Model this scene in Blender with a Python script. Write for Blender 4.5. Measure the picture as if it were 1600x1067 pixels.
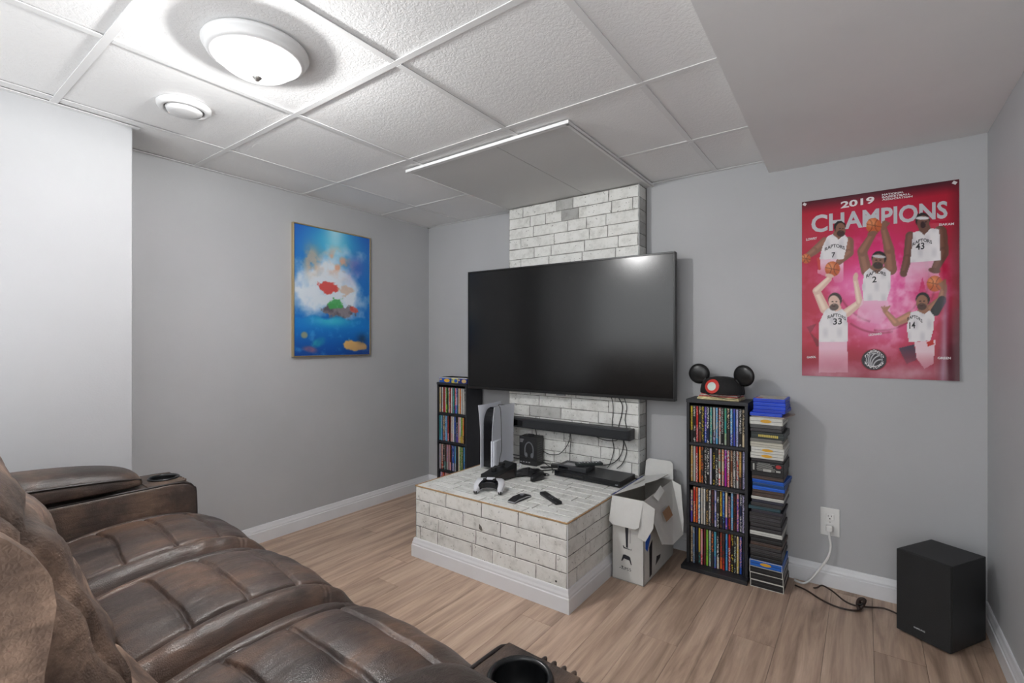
import bpy, bmesh, math, random
import numpy as np
from mathutils import Vector, Matrix

for o in list(bpy.data.objects):
    bpy.data.objects.remove(o, do_unlink=True)
scene = bpy.context.scene
COL = scene.collection
random.seed(7)
PI = math.pi

# ------------------------------------------------------------------ camera
cam_d = bpy.data.cameras.new('camera')
cam = bpy.data.objects.new('camera', cam_d)
COL.objects.link(cam)
cam.location = (2.848, -2.762, 1.164)
cam.rotation_euler = (math.radians(90), 0, math.radians(36.1))
cam_d.sensor_width = 36
cam_d.lens = 754 / 1600 * 36
cam_d.shift_y = 2 / 1600
cam_d.clip_start = 0.02
scene.camera = cam

# ------------------------------------------------------------------ world and exposure
world = bpy.data.worlds.new('world')
scene.world = world
world.use_nodes = True
world.node_tree.nodes['Background'].inputs[0].default_value = (0.955, 0.98, 1, 1)
world.node_tree.nodes['Background'].inputs[1].default_value = 0.82
LAMP_POWER = 23.0      # watts of the bulb in the ceiling lamp
scene.view_settings.view_transform = 'Standard'
scene.view_settings.look = 'None'
scene.view_settings.gamma = 1
scene.view_settings.use_curve_mapping = False
scene.view_settings.exposure = 1.92

# ------------------------------------------------------------------ helpers
def srgb(r, g, b):
    def c(v):
        v /= 255.0
        return v / 12.92 if v <= 0.04045 else ((v + 0.055) / 1.055) ** 2.4
    return (c(r), c(g), c(b))

def new_mat(name):
    m = bpy.data.materials.new(name)
    m.use_nodes = True
    nt = m.node_tree
    return m, nt, nt.nodes['Principled BSDF']

def mat(name, col, rough=0.5, metal=0.0, spec=0.5, emit=0.0, coat=0.0, noise=0.0, nscale=20.0, bump=0.0, bscale=80.0, sheen=0.0):
    m, nt, p = new_mat(name)
    p.inputs['Base Color'].default_value = (*col, 1)
    p.inputs['Roughness'].default_value = rough
    p.inputs['Metallic'].default_value = metal
    p.inputs['Specular IOR Level'].default_value = spec
    p.inputs['Coat Weight'].default_value = coat
    p.inputs['Coat Roughness'].default_value = 0.08
    if sheen:
        p.inputs['Sheen Weight'].default_value = sheen
    if emit:
        p.inputs['Emission Color'].default_value = (*col, 1)
        p.inputs['Emission Strength'].default_value = emit
    if noise or bump:
        tc = nt.nodes.new('ShaderNodeTexCoord')
    if noise:
        n = nt.nodes.new('ShaderNodeTexNoise'); n.inputs['Scale'].default_value = nscale; n.inputs['Detail'].default_value = 6
        nt.links.new(tc.outputs['Object'], n.inputs['Vector'])
        r = nt.nodes.new('ShaderNodeMapRange')
        r.inputs[1].default_value = 0.3; r.inputs[2].default_value = 0.7
        r.inputs[3].default_value = 1 - noise; r.inputs[4].default_value = 1 + noise
        nt.links.new(n.outputs[0], r.inputs[0])
        mx = nt.nodes.new('ShaderNodeVectorMath'); mx.operation = 'SCALE'
        mx.inputs[0].default_value = col
        nt.links.new(r.outputs[0], mx.inputs['Scale'])
        nt.links.new(mx.outputs[0], p.inputs['Base Color'])
    if bump:
        n2 = nt.nodes.new('ShaderNodeTexNoise'); n2.inputs['Scale'].default_value = bscale; n2.inputs['Detail'].default_value = 5
        nt.links.new(tc.outputs['Object'], n2.inputs['Vector'])
        b = nt.nodes.new('ShaderNodeBump'); b.inputs['Strength'].default_value = bump; b.inputs['Distance'].default_value = 0.004
        nt.links.new(n2.outputs[0], b.inputs['Height'])
        nt.links.new(b.outputs[0], p.inputs['Normal'])
    return m

def ramp(nt, fac, stops):
    r = nt.nodes.new('ShaderNodeValToRGB')
    els = r.color_ramp.elements
    while len(els) < len(stops):
        els.new(0.5)
    for e, (pos, c) in zip(els, stops):
        e.position = pos; e.color = (*c, 1)
    nt.links.new(fac, r.inputs[0])
    return r

def link_mesh(name, me, parent=None, loc=None, rot=None):
    o = bpy.data.objects.new(name, me)
    COL.objects.link(o)
    if parent: o.parent = parent
    if loc is not None: o.location = loc
    if rot is not None: o.rotation_euler = rot
    return o

def bm_mesh(name, bm, mats, smooth=False):
    bm.normal_update()
    me = bpy.data.meshes.new(name)
    bm.to_mesh(me); bm.free()
    for m in (mats if isinstance(mats, (list, tuple)) else [mats]):
        me.materials.append(m)
    if smooth:
        me.polygons.foreach_set('use_smooth', [True] * len(me.polygons))
    return me

def obj(name, bm, m, parent=None, smooth=False, loc=None, rot=None):
    return link_mesh(name, bm_mesh(name, bm, m, smooth), parent, loc, rot)

def empty(name, loc=(0, 0, 0), rz=0.0):
    o = bpy.data.objects.new(name, None)
    COL.objects.link(o)
    o.location = loc; o.rotation_euler = (0, 0, rz)
    o.empty_display_size = 0.1
    return o

def tag(o, label, cat, group=None, kind=None):
    o['label'] = label; o['category'] = cat
    if group: o['group'] = group
    if kind: o['kind'] = kind
    return o

def add_box(bm, x0, x1, y0, y1, z0, z1, bevel=0.0, seg=2, mi=0, M=None):
    vs = [bm.verts.new((x, y, z)) for x in (x0, x1) for y in (y0, y1) for z in (z0, z1)]
    fs = []
    for q in ((0, 1, 3, 2), (4, 6, 7, 5), (0, 4, 5, 1), (2, 3, 7, 6), (0, 2, 6, 4), (1, 5, 7, 3)):
        f = bm.faces.new([vs[i] for i in q]); f.material_index = mi; fs.append(f)
    if bevel > 0:
        es = list({e for f in fs for e in f.edges})
        r = bmesh.ops.bevel(bm, geom=es + vs, offset=bevel, segments=seg, profile=0.5, affect='EDGES')
        for f in r['faces']: f.material_index = mi
        vs = list({v for f in r['faces'] for v in f.verts} | {v for v in vs if v.is_valid})
    if M is not None:
        bmesh.ops.transform(bm, matrix=M, verts=[v for v in vs if v.is_valid])
    return vs

def box_bm(x0, x1, y0, y1, z0, z1, bevel=0.0, seg=2):
    bm = bmesh.new(); add_box(bm, x0, x1, y0, y1, z0, z1, bevel, seg); return bm

def add_lathe(bm, prof, n=32, M=None, mi=0, cap=True):
    rings = []
    for r, z in prof:
        if r < 1e-6:
            rings.append([bm.verts.new((0, 0, z))])
        else:
            rings.append([bm.verts.new((r * math.cos(2 * PI * i / n), r * math.sin(2 * PI * i / n), z)) for i in range(n)])
    for a, b in zip(rings[:-1], rings[1:]):
        for i in range(n):
            j = (i + 1) % n
            if len(a) == 1 and len(b) == 1: continue
            if len(a) == 1: f = bm.faces.new((a[0], b[j], b[i]))
            elif len(b) == 1: f = bm.faces.new((a[i], a[j], b[0]))
            else: f = bm.faces.new((a[i], a[j], b[j], b[i]))
            f.material_index = mi
    vs = [v for r in rings for v in r]
    if M is not None: bmesh.ops.transform(bm, matrix=M, verts=vs)
    return vs

def lathe_bm(prof, n=32, M=None):
    bm = bmesh.new(); add_lathe(bm, prof, n, M)
    bmesh.ops.recalc_face_normals(bm, faces=bm.faces)
    return bm

def spline(pts, sub=8, closed=False):
    P = [Vector(p) for p in pts]
    out = []
    n = len(P)
    for i in range(n - 1):
        p0 = P[i - 1] if i > 0 else P[0] * 2 - P[1]
        p1, p2 = P[i], P[i + 1]
        p3 = P[i + 2] if i + 2 < n else P[-1] * 2 - P[-2]
        for k in range(sub):
            t = k / sub
            out.append(0.5 * ((2 * p1) + (p2 - p0) * t + (2 * p0 - 5 * p1 + 4 * p2 - p3) * t * t + (3 * p1 - p0 - 3 * p2 + p3) * t ** 3))
    out.append(P[-1])
    return out

def add_tube(bm, pts, r, n=8, sub=8, mi=0):
    P = spline(pts, sub) if sub > 1 else [Vector(p) for p in pts]
    rings = []
    up = Vector((0, 0, 1))
    prev = None
    for i, p in enumerate(P):
        t = (P[min(i + 1, len(P) - 1)] - P[max(i - 1, 0)])
        if t.length < 1e-9: t = Vector((0, 0, 1))
        t.normalize()
        if prev is None:
            a = t.cross(up)
            if a.length < 1e-3: a = t.cross(Vector((1, 0, 0)))
        else:
            a = prev - t * prev.dot(t)
            if a.length < 1e-4: a = t.cross(up)
        a.normalize(); prev = a
        b = t.cross(a)
        rr = r(i / (len(P) - 1)) if callable(r) else r
        rings.append([bm.verts.new(p + (a * math.cos(2 * PI * k / n) + b * math.sin(2 * PI * k / n)) * rr) for k in range(n)])
    for A, B in zip(rings[:-1], rings[1:]):
        for k in range(n):
            f = bm.faces.new((A[k], A[(k + 1) % n], B[(k + 1) % n], B[k])); f.material_index = mi
    for R_, flip in ((rings[0], True), (rings[-1], False)):
        f = bm.faces.new(R_[::-1] if flip else R_); f.material_index = mi

def tube_bm(pts, r, n=8, sub=8):
    bm = bmesh.new(); add_tube(bm, pts, r, n, sub)
    bmesh.ops.recalc_face_normals(bm, faces=bm.faces)
    return bm

def add_prism(bm, poly, axis, a0, a1, mi=0):
    """poly: 2D points; axis: 0,1,2 the extrusion axis; other two axes in order."""
    def mk(p, a):
        v = [0, 0, 0]; o = [i for i in range(3) if i != axis]
        v[o[0]] = p[0]; v[o[1]] = p[1]; v[axis] = a
        return bm.verts.new(v)
    A = [mk(p, a0) for p in poly]; B = [mk(p, a1) for p in poly]
    n = len(poly)
    fs = [bm.faces.new(A[::-1]), bm.faces.new(B)]
    for i in range(n):
        fs.append(bm.faces.new((A[i], A[(i + 1) % n], B[(i + 1) % n], B[i])))
    for f in fs: f.material_index = mi
    return A + B

def prism_bm(poly, axis, a0, a1, bevel=0.0, seg=2):
    bm = bmesh.new(); add_prism(bm, poly, axis, a0, a1)
    bmesh.ops.recalc_face_normals(bm, faces=bm.faces)
    if bevel:
        bmesh.ops.bevel(bm, geom=list(bm.edges), offset=bevel, segments=seg, profile=0.5, affect='EDGES')
    return bm

def disc(bm, cx, cz, rx, rz, y, n=24, mi=0):
    f = bm.faces.new([bm.verts.new((cx + rx * math.cos(2 * PI * i / n), y, cz + rz * math.sin(2 * PI * i / n))) for i in range(n)])
    f.material_index = mi
    return f

# lettering: all texts are turned to meshes while the scene is still small
TEXTS = {}
def text_mesh(s, bold=0.0, extrude=0.0):
    key = (s, bold, extrude)
    if key in TEXTS: return TEXTS[key]
    cu = bpy.data.curves.new('lettering', 'FONT')
    cu.body = s; cu.size = 1.0; cu.offset = bold; cu.extrude = extrude; cu.resolution_u = 3
    o = bpy.data.objects.new('lettering', cu)
    COL.objects.link(o)
    dg = bpy.context.evaluated_depsgraph_get()
    me = bpy.data.meshes.new_from_object(o.evaluated_get(dg))
    v = np.empty(len(me.vertices) * 3); me.vertices.foreach_get('co', v); v = v.reshape(-1, 3)
    f = [tuple(p.vertices) for p in me.polygons]
    bpy.data.objects.remove(o); bpy.data.meshes.remove(me); bpy.data.curves.remove(cu)
    mn, mx = v.min(0), v.max(0)
    v = v.copy(); v[:, :2] -= mn[:2]; v[:, :2] /= max(mx[1] - mn[1], 1e-6)     # height 1, origin lower left
    TEXTS[key] = (v, f, (mx[0] - mn[0]) / (mx[1] - mn[1]))
    return TEXTS[key]

def cut(o, bm, loc=(0, 0, 0)):
    """cut the shape in bm out of o (both in the frame of o's parent) and keep the result as o's mesh"""
    c = link_mesh('cutter', bm_mesh('cutter', bm, []), o.parent, loc)
    md = o.modifiers.new('cut', 'BOOLEAN'); md.object = c; md.operation = 'DIFFERENCE'; md.solver = 'EXACT'
    dg = bpy.context.evaluated_depsgraph_get()
    me = bpy.data.meshes.new_from_object(o.evaluated_get(dg))
    o.modifiers.clear(); o.data = me
    bpy.data.objects.remove(c)

def mesh_from(name, verts, faces, m):
    me = bpy.data.meshes.new(name)
    me.from_pydata([tuple(map(float, p)) for p in verts], [], faces)
    for mm in (m if isinstance(m, (list, tuple)) else [m]): me.materials.append(mm)
    me.update()
    return me

# ------------------------------------------------------------------ materials of the room
def wall_paint(name, c):
    m, nt, p = new_mat(name)
    tc = nt.nodes.new('ShaderNodeTexCoord')
    n = nt.nodes.new('ShaderNodeTexNoise'); n.inputs['Scale'].default_value = 1.3; n.inputs['Detail'].default_value = 5
    nt.links.new(tc.outputs['Object'], n.inputs['Vector'])
    r = ramp(nt, n.outputs[0], [(0.3, tuple(v * 0.95 for v in c)), (0.7, tuple(v * 1.05 for v in c))])
    nt.links.new(r.outputs[0], p.inputs['Base Color'])
    n2 = nt.nodes.new('ShaderNodeTexNoise'); n2.inputs['Scale'].default_value = 140; n2.inputs['Detail'].default_value = 3
    nt.links.new(tc.outputs['Object'], n2.inputs['Vector'])
    n3 = nt.nodes.new('ShaderNodeTexNoise'); n3.inputs['Scale'].default_value = 9; n3.inputs['Detail'].default_value = 2
    nt.links.new(tc.outputs['Object'], n3.inputs['Vector'])
    ad = nt.nodes.new('ShaderNodeMath'); ad.operation = 'MULTIPLY_ADD'; ad.inputs[1].default_value = 2.5
    nt.links.new(n3.outputs[0], ad.inputs[0]); nt.links.new(n2.outputs[0], ad.inputs[2])
    b = nt.nodes.new('ShaderNodeBump'); b.inputs['Strength'].default_value = 0.12; b.inputs['Distance'].default_value = 0.003
    nt.links.new(ad.outputs[0], b.inputs['Height']); nt.links.new(b.outputs[0], p.inputs['Normal'])
    p.inputs['Roughness'].default_value = 0.5
    p.inputs['Specular IOR Level'].default_value = 0.22
    return m

M_WALL = wall_paint('grey_wall_paint', srgb(178, 179, 181))
M_SOFFIT = wall_paint('soffit_paint', srgb(228, 228, 228))
M_TRIM = mat('white_trim_paint', srgb(222, 223, 226), 0.35, noise=0.03, nscale=6)
M_GRID = mat('white_grid_metal', srgb(226, 226, 226), 0.4)

def tile_mat():
    m, nt, p = new_mat('ceiling_tile')
    tc = nt.nodes.new('ShaderNodeTexCoord')
    p.inputs['Base Color'].default_value = (*srgb(236, 236, 236), 1)
    p.inputs['Roughness'].default_value = 0.75
    n = nt.nodes.new('ShaderNodeTexNoise'); n.inputs['Scale'].default_value = 75; n.inputs['Detail'].default_value = 4
    n.inputs['Distortion'].default_value = 1.2
    nt.links.new(tc.outputs['Object'], n.inputs['Vector'])
    r = nt.nodes.new('ShaderNodeMapRange'); r.inputs[1].default_value = 0.42; r.inputs[2].default_value = 0.58
    nt.links.new(n.outputs[0], r.inputs[0])
    b = nt.nodes.new('ShaderNodeBump'); b.inputs['Strength'].default_value = 0.24; b.inputs['Distance'].default_value = 0.0025
    nt.links.new(r.outputs[0], b.inputs['Height']); nt.links.new(b.outputs[0], p.inputs['Normal'])
    return m
M_TILE = tile_mat()
M_PANEL = mat('plain_ceiling_panel', srgb(206, 206, 205), 0.7, bump=0.2, bscale=90)

def plank_mat():
    m, nt, p = new_mat('oak_laminate')
    tc = nt.nodes.new('ShaderNodeTexCoord')
    oi = nt.nodes.new('ShaderNodeObjectInfo')
    mp = nt.nodes.new('ShaderNodeMapping'); mp.inputs['Scale'].default_value = (14, 1.1, 14)
    ad = nt.nodes.new('ShaderNodeVectorMath'); ad.operation = 'ADD'
    sc = nt.nodes.new('ShaderNodeMath'); sc.operation = 'MULTIPLY'; sc.inputs[1].default_value = 37
    nt.links.new(oi.outputs['Random'], sc.inputs[0])
    nt.links.new(tc.outputs['Object'], ad.inputs[0]); nt.links.new(sc.outputs[0], ad.inputs[1])
    nt.links.new(ad.outputs[0], mp.inputs['Vector'])
    n = nt.nodes.new('ShaderNodeTexNoise'); n.inputs['Scale'].default_value = 1.6; n.inputs['Detail'].default_value = 8; n.inputs['Distortion'].default_value = 0.6
    n.inputs['Roughness'].default_value = 0.6
    nt.links.new(mp.outputs[0], n.inputs['Vector'])
    r = ramp(nt, n.outputs[0], [(0.28, srgb(128, 107, 92)), (0.45, srgb(170, 145, 126)), (0.6, srgb(192, 167, 147)), (0.8, srgb(210, 188, 169))])
    mp2 = nt.nodes.new('ShaderNodeMapping'); mp2.inputs['Scale'].default_value = (90, 3, 90)
    nt.links.new(ad.outputs[0], mp2.inputs['Vector'])
    n2 = nt.nodes.new('ShaderNodeTexNoise'); n2.inputs['Scale'].default_value = 2; n2.inputs['Detail'].default_value = 4
    nt.links.new(mp2.outputs[0], n2.inputs['Vector'])
    mr = nt.nodes.new('ShaderNodeMapRange'); mr.inputs[3].default_value = 0.82; mr.inputs[4].default_value = 1.14
    nt.links.new(n2.outputs[0], mr.inputs[0])
    mr2 = nt.nodes.new('ShaderNodeMapRange'); mr2.inputs[3].default_value = 0.92; mr2.inputs[4].default_value = 1.08
    nt.links.new(oi.outputs['Random'], mr2.inputs[0])
    mm = nt.nodes.new('ShaderNodeMath'); mm.operation = 'MULTIPLY'
    nt.links.new(mr.outputs[0], mm.inputs[0]); nt.links.new(mr2.outputs[0], mm.inputs[1])
    vm = nt.nodes.new('ShaderNodeVectorMath'); vm.operation = 'SCALE'
    nt.links.new(r.outputs[0], vm.inputs[0]); nt.links.new(mm.outputs[0], vm.inputs['Scale'])
    nt.links.new(vm.outputs[0], p.inputs['Base Color'])
    p.inputs['Roughness'].default_value = 0.42
    b = nt.nodes.new('ShaderNodeBump'); b.inputs['Strength'].default_value = 0.08; b.inputs['Distance'].default_value = 0.002
    nt.links.new(n2.outputs[0], b.inputs['Height']); nt.links.new(b.outputs[0], p.inputs['Normal'])
    return m
M_PLANK = plank_mat()
M_SUB = mat('subfloor_dark', srgb(92, 76, 64), 0.8, noise=0.1)

# ------------------------------------------------------------------ room shell
RW = 3.26          # right wall
YB = -3.6          # far end behind the camera
ZC = 2.09          # ceiling
fl = tag(obj('floor', box_bm(-0.1, RW + 0.1, YB - 0.1, 0.1, -0.06, -0.004), M_SUB), 'brown oak-look laminate plank floor of the room', 'floor', kind='structure')
pw, pl = 0.152, 1.22
prng = random.Random(3)
plank_meshes = {}
def plank_mesh(w, l):
    k = (round(w, 3), round(l, 3))
    if k not in plank_meshes:
        bm = bmesh.new()
        c = 0.0005
        b = [bm.verts.new(p) for p in ((0, 0, -0.004), (w, 0, -0.004), (w, l, -0.004), (0, l, -0.004))]
        t = [bm.verts.new(p) for p in ((c, c, 0), (w - c, c, 0), (w - c, l - c, 0), (c, l - c, 0))]
        bm.faces.new(t)
        for i in range(4): bm.faces.new((b[i], b[(i + 1) % 4], t[(i + 1) % 4], t[i]))
        plank_meshes[k] = bm_mesh('plank', bm, M_PLANK)
    return plank_meshes[k]
x = -0.01
offs = [0.0, 0.41, 0.83, 0.2, 0.62, 1.02]
col_i = 0
while x < RW:
    w = min(pw, RW - x)
    y = 0.0 - offs[col_i % 6] - prng.uniform(0, 0.1)
    top = 0.0
    while top > YB + 0.01:
        y0 = max(y, YB)
        if top - y0 > 0.02:
            link_mesh('plank', plank_mesh(w - 0.0004, top - y0 - 0.0004), fl, (x, y0, 0))
        top = y0; y = y0 - pl
    x += pw; col_i += 1

tag(obj('wall_back', box_bm(-0.1, RW + 0.1, 0, 0.1, 0, 2.25), M_WALL), 'grey painted wall behind the television', 'wall', kind='structure')
tag(obj('wall_left', box_bm(-0.1, 0, -2.05, 0, 0, 2.25), M_WALL), 'grey painted side wall with the framed poster', 'wall', kind='structure')
tag(obj('wall_bumpout', box_bm(-0.1, 0.30, YB, -2.045, 0, 2.25, 0.003, 1), M_WALL), 'grey wall section jutting out beside the sofa', 'wall', kind='structure')
tag(obj('wall_right', box_bm(RW, RW + 0.1, YB, 0, 0, 2.25), M_WALL), 'grey painted wall at right behind the subwoofer', 'wall', kind='structure')
# the end behind the camera stays open: uniform world light enters as added fill

# soffit: its left edge runs slightly askew
bm = bmesh.new()
ZS = 2.030
add_prism(bm, [(2.457, 0.0), (RW, 0.0), (RW, YB), (2.545, YB)], 2, ZS, 2.25)
bmesh.ops.recalc_face_normals(bm, faces=bm.faces)
tag(obj('ceiling_soffit', bm, M_SOFFIT), 'smooth painted soffit boxed down along the right wall', 'soffit', kind='structure')

# suspended ceiling: plenum slab, tee bars, tiles
ce = tag(obj('ceiling', box_bm(-0.1, RW + 0.1, YB - 0.1, 0.1, 2.2, 2.25), M_PANEL), 'white suspended ceiling of textured tiles in a metal grid', 'ceiling', kind='structure')
gx = [0.0, 0.372, 0.982, 1.592, 2.202, 2.56]
gy = [0.0, -0.485, -1.09, -1.695, -2.30, -2.91, -3.52, YB]
tile_meshes = {}
def tile_mesh(w, d):
    k = (round(w, 3), round(d, 3))
    if k not in tile_meshes:
        bm = box_bm(0, w, 0, d, 0, 0.015, 0.0015, 1)
        tile_meshes[k] = bm_mesh('ceiling_tile', bm, M_TILE)
    return tile_meshes[k]
trng = random.Random(11)
for i in range(len(gx) - 1):
    for j in range(len(gy) - 1):
        x0, x1, y1, y0 = gx[i], gx[i + 1], gy[j], gy[j + 1]
        if y1 <= -2.3 and i == 0: x0 = 0.30
        t = link_mesh('ceiling_tile', tile_mesh(x1 - x0 - 0.004, y1 - y0 - 0.004), ce, (x0 + 0.002, y0 + 0.002, ZC + 0.0045 + trng.uniform(0, 0.002)))
        t.rotation_euler = (trng.uniform(-.002, .002), trng.uniform(-.002, .002), 0)
def tee(bm, x0, x1, y0, y1):
    add_box(bm, x0, x1, y0, y1, ZC, ZC + 0.003, 0.0008, 1)
for xx in gx[1:-1]:
    for j in range(len(gy) - 1):
        y1, y0 = gy[j], gy[j + 1]
        if j == 0 and 0.9 < xx < 1.8:
            pass
        bm = bmesh.new(); tee(bm, xx - 0.012, xx + 0.012, y0 + 0.0125, y1 - 0.0125)
        obj('grid_tee', bm, M_GRID, ce)
for yy in gy[1:-1]:
    bm = bmesh.new(); tee(bm, 0.0 if yy > -2.05 else 0.3, 2.53, yy - 0.012, yy + 0.012)
    obj('grid_tee', bm, M_GRID, ce)
for a in ((0.0, 2.457, -0.022, 0.0), (0.0, 0.022, -2.045, -0.0), (0.30, 0.322, YB, -2.045), (0.0, 0.322, -2.045, -2.023)):
    bm = bmesh.new(); add_box(bm, *a, ZC - 0.001, ZC + 0.002, 0.0006, 1)
    obj('wall_angle', bm, M_GRID, ce)

# boxed-down panel around the brick column
dp = tag(empty('ceiling_drop_panel', (0.885, -1.005, 2.0725)), 'flat white panel boxed down from the ceiling above the brick column', 'ceiling panel', kind='structure')
for a in ((0.0, 0.58, 0.012, 1.005), (0.583, 0.955, 0.012, 1.005)):
    obj('panel_sheet', box_bm(a[0], a[1], a[2], a[3], 0.003, 0.010, 0.001, 1), M_PANEL, dp)
obj('panel_frame', box_bm(0.02, 0.93, 0.03, 1.005, 0.010, 0.0165), M_PANEL, dp)
bm = bmesh.new(); add_box(bm, -0.02, 0.975, -0.006, 0.012, 0.0, 0.003, 0.0008, 1); add_box(bm, -0.02, 0.975, -0.006, -0.003, 0.0, 0.0165, 0.0008, 1)
obj('edge_trim', bm, M_GRID, dp)
bm = bmesh.new(); add_box(bm, 0.955, 0.972, 0.0, 1.005, 0.0, 0.003, 0.0008, 1); add_box(bm, 0.969, 0.972, 0.0, 1.005, 0.0, 0.0165, 0.0008, 1)
obj('edge_trim', bm, M_GRID, dp)
bm = bmesh.new(); add_box(bm, -0.003, 0.0, 0.0, 1.005, 0.0, 0.0165, 0.0008, 1)
obj('edge_trim', bm, M_GRID, dp)

# baseboards
BBP = [(0, 0), (0.015, 0), (0.015, 0.062), (0.012, 0.066), (0.012, 0.074), (0.0085, 0.084), (0.006, 0.096), (0.004, 0.1), (0, 0.1)]
def baseboard(name, a, b, nrm, label):
    """straight run from a to b (xy), profile growing along nrm"""
    bm = bmesh.new()
    rings = []
    for p in (a, b):
        rings.append([bm.verts.new((p[0] + nrm[0] * d, p[1] + nrm[1] * d, z)) for d, z in BBP])
    n = len(BBP)
    for i in range(n):
        bm.faces.new((rings[0][i], rings[0][(i + 1) % n], rings[1][(i + 1) % n], rings[1][i]))
    bm.faces.new(rings[0]); bm.faces.new(rings[1][::-1])
    bmesh.ops.recalc_face_normals(bm, faces=bm.faces)
    o = obj(name, bm, M_TRIM)
    if label: tag(o, label, 'baseboard', kind='structure')
    return o
baseboard('baseboard_back', (0, 0), (0.885, 0), (0, -1), 'white moulded baseboard behind the far media tower')
baseboard('baseboard_back_right', (1.815, 0), (RW, 0), (0, -1), 'white moulded baseboard below the wall outlet')
baseboard('baseboard_left', (0, -2.045), (0, -0.0), (1, 0), 'white moulded baseboard below the framed poster')
baseboard('baseboard_right', (RW, YB), (RW, 0), (-1, 0), 'white moulded baseboard on the wall beside the subwoofer')
baseboard('baseboard_bumpout', (0.30, YB), (0.30, -2.045), (1, 0), 'white moulded baseboard along the jutting wall behind the sofa')

# ------------------------------------------------------------------ ceiling lamps
def opal():
    m, nt, p = new_mat('lit_opal_glass')
    nt.nodes.remove(p)
    out = nt.nodes['Material Output']
    tr = nt.nodes.new('ShaderNodeBsdfTransparent'); tr.inputs[0].default_value = (1, 1, 1, 1)
    em = nt.nodes.new('ShaderNodeEmission'); em.inputs[0].default_value = (1, 0.99, 0.97, 1); em.inputs[1].default_value = 0.7
    mx = nt.nodes.new('ShaderNodeMixShader'); mx.inputs[0].default_value = 0.45
    nt.links.new(tr.outputs[0], mx.inputs[1]); nt.links.new(em.outputs[0], mx.inputs[2])
    nt.links.new(mx.outputs[0], out.inputs[0])
    return m
M_GLASS_LIT = opal()
M_LAMPW = mat('lamp_white_metal', srgb(225, 225, 225), 0.35)
M_NICKEL = mat('brushed_nickel', srgb(170, 168, 165), 0.35, metal=0.8)
def lamp(x, y, label):
    t = tag(empty('ceiling_lamp', (x, y, ZC - 0.0)), label, 'ceiling lamp')
    obj('base_pan', lathe_bm([(0, 0), (0.150, 0), (0.153, -0.006), (0.149, -0.014), (0.143, -0.018), (0.141, -0.027), (0.136, -0.033), (0.126, -0.036), (0.115, -0.036), (0.1135, -0.026), (0, -0.026)], 48), M_LAMPW, t, True)
    prof = [(0.1115, -0.030)] + [(0.113 * math.cos(a), -0.033 - 0.054 * math.sin(a)) for a in [i * PI / 2 / 10 for i in range(10)]] + [(0, -0.087)]
    obj('glass_bowl', lathe_bm(prof, 48), M_GLASS_LIT, t, True)
    obj('finial', lathe_bm([(0, -0.083), (0.014, -0.086), (0.0145, -0.090), (0.009, -0.094), (0.006, -0.099), (0, -0.101)], 20), M_NICKEL, t, True)
    ld = bpy.data.lights.new('bulb', 'POINT'); ld.energy = LAMP_POWER; ld.shadow_soft_size = 0.045
    ld.color = (1.0, 0.995, 0.985)
    lo = bpy.data.objects.new('bulb', ld); COL.objects.link(lo); lo.parent = t; lo.location = (0, 0, -0.047)
    return t
lamp(1.30, -2.005, 'round flush ceiling lamp with a lit white glass bowl')

# round air vent
M_VENTW = mat('vent_white_plastic', srgb(224, 224, 224), 0.4)
v = tag(empty('air_vent', (0.695, -1.99, ZC)), 'small round white air diffuser in the ceiling beside the lamp', 'air vent')
obj('vent_ring', lathe_bm([(0.088, 0.004), (0.092, 0.0), (0.090, -0.010), (0.082, -0.018), (0.070, -0.018), (0.066, -0.006), (0.066, 0.004)], 40), M_VENTW, v, True)
obj('vent_cone', lathe_bm([(0, -0.004), (0.058, -0.006), (0.062, -0.014), (0.058, -0.024), (0.040, -0.028), (0, -0.030)], 40), M_VENTW, v, True)

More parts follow.
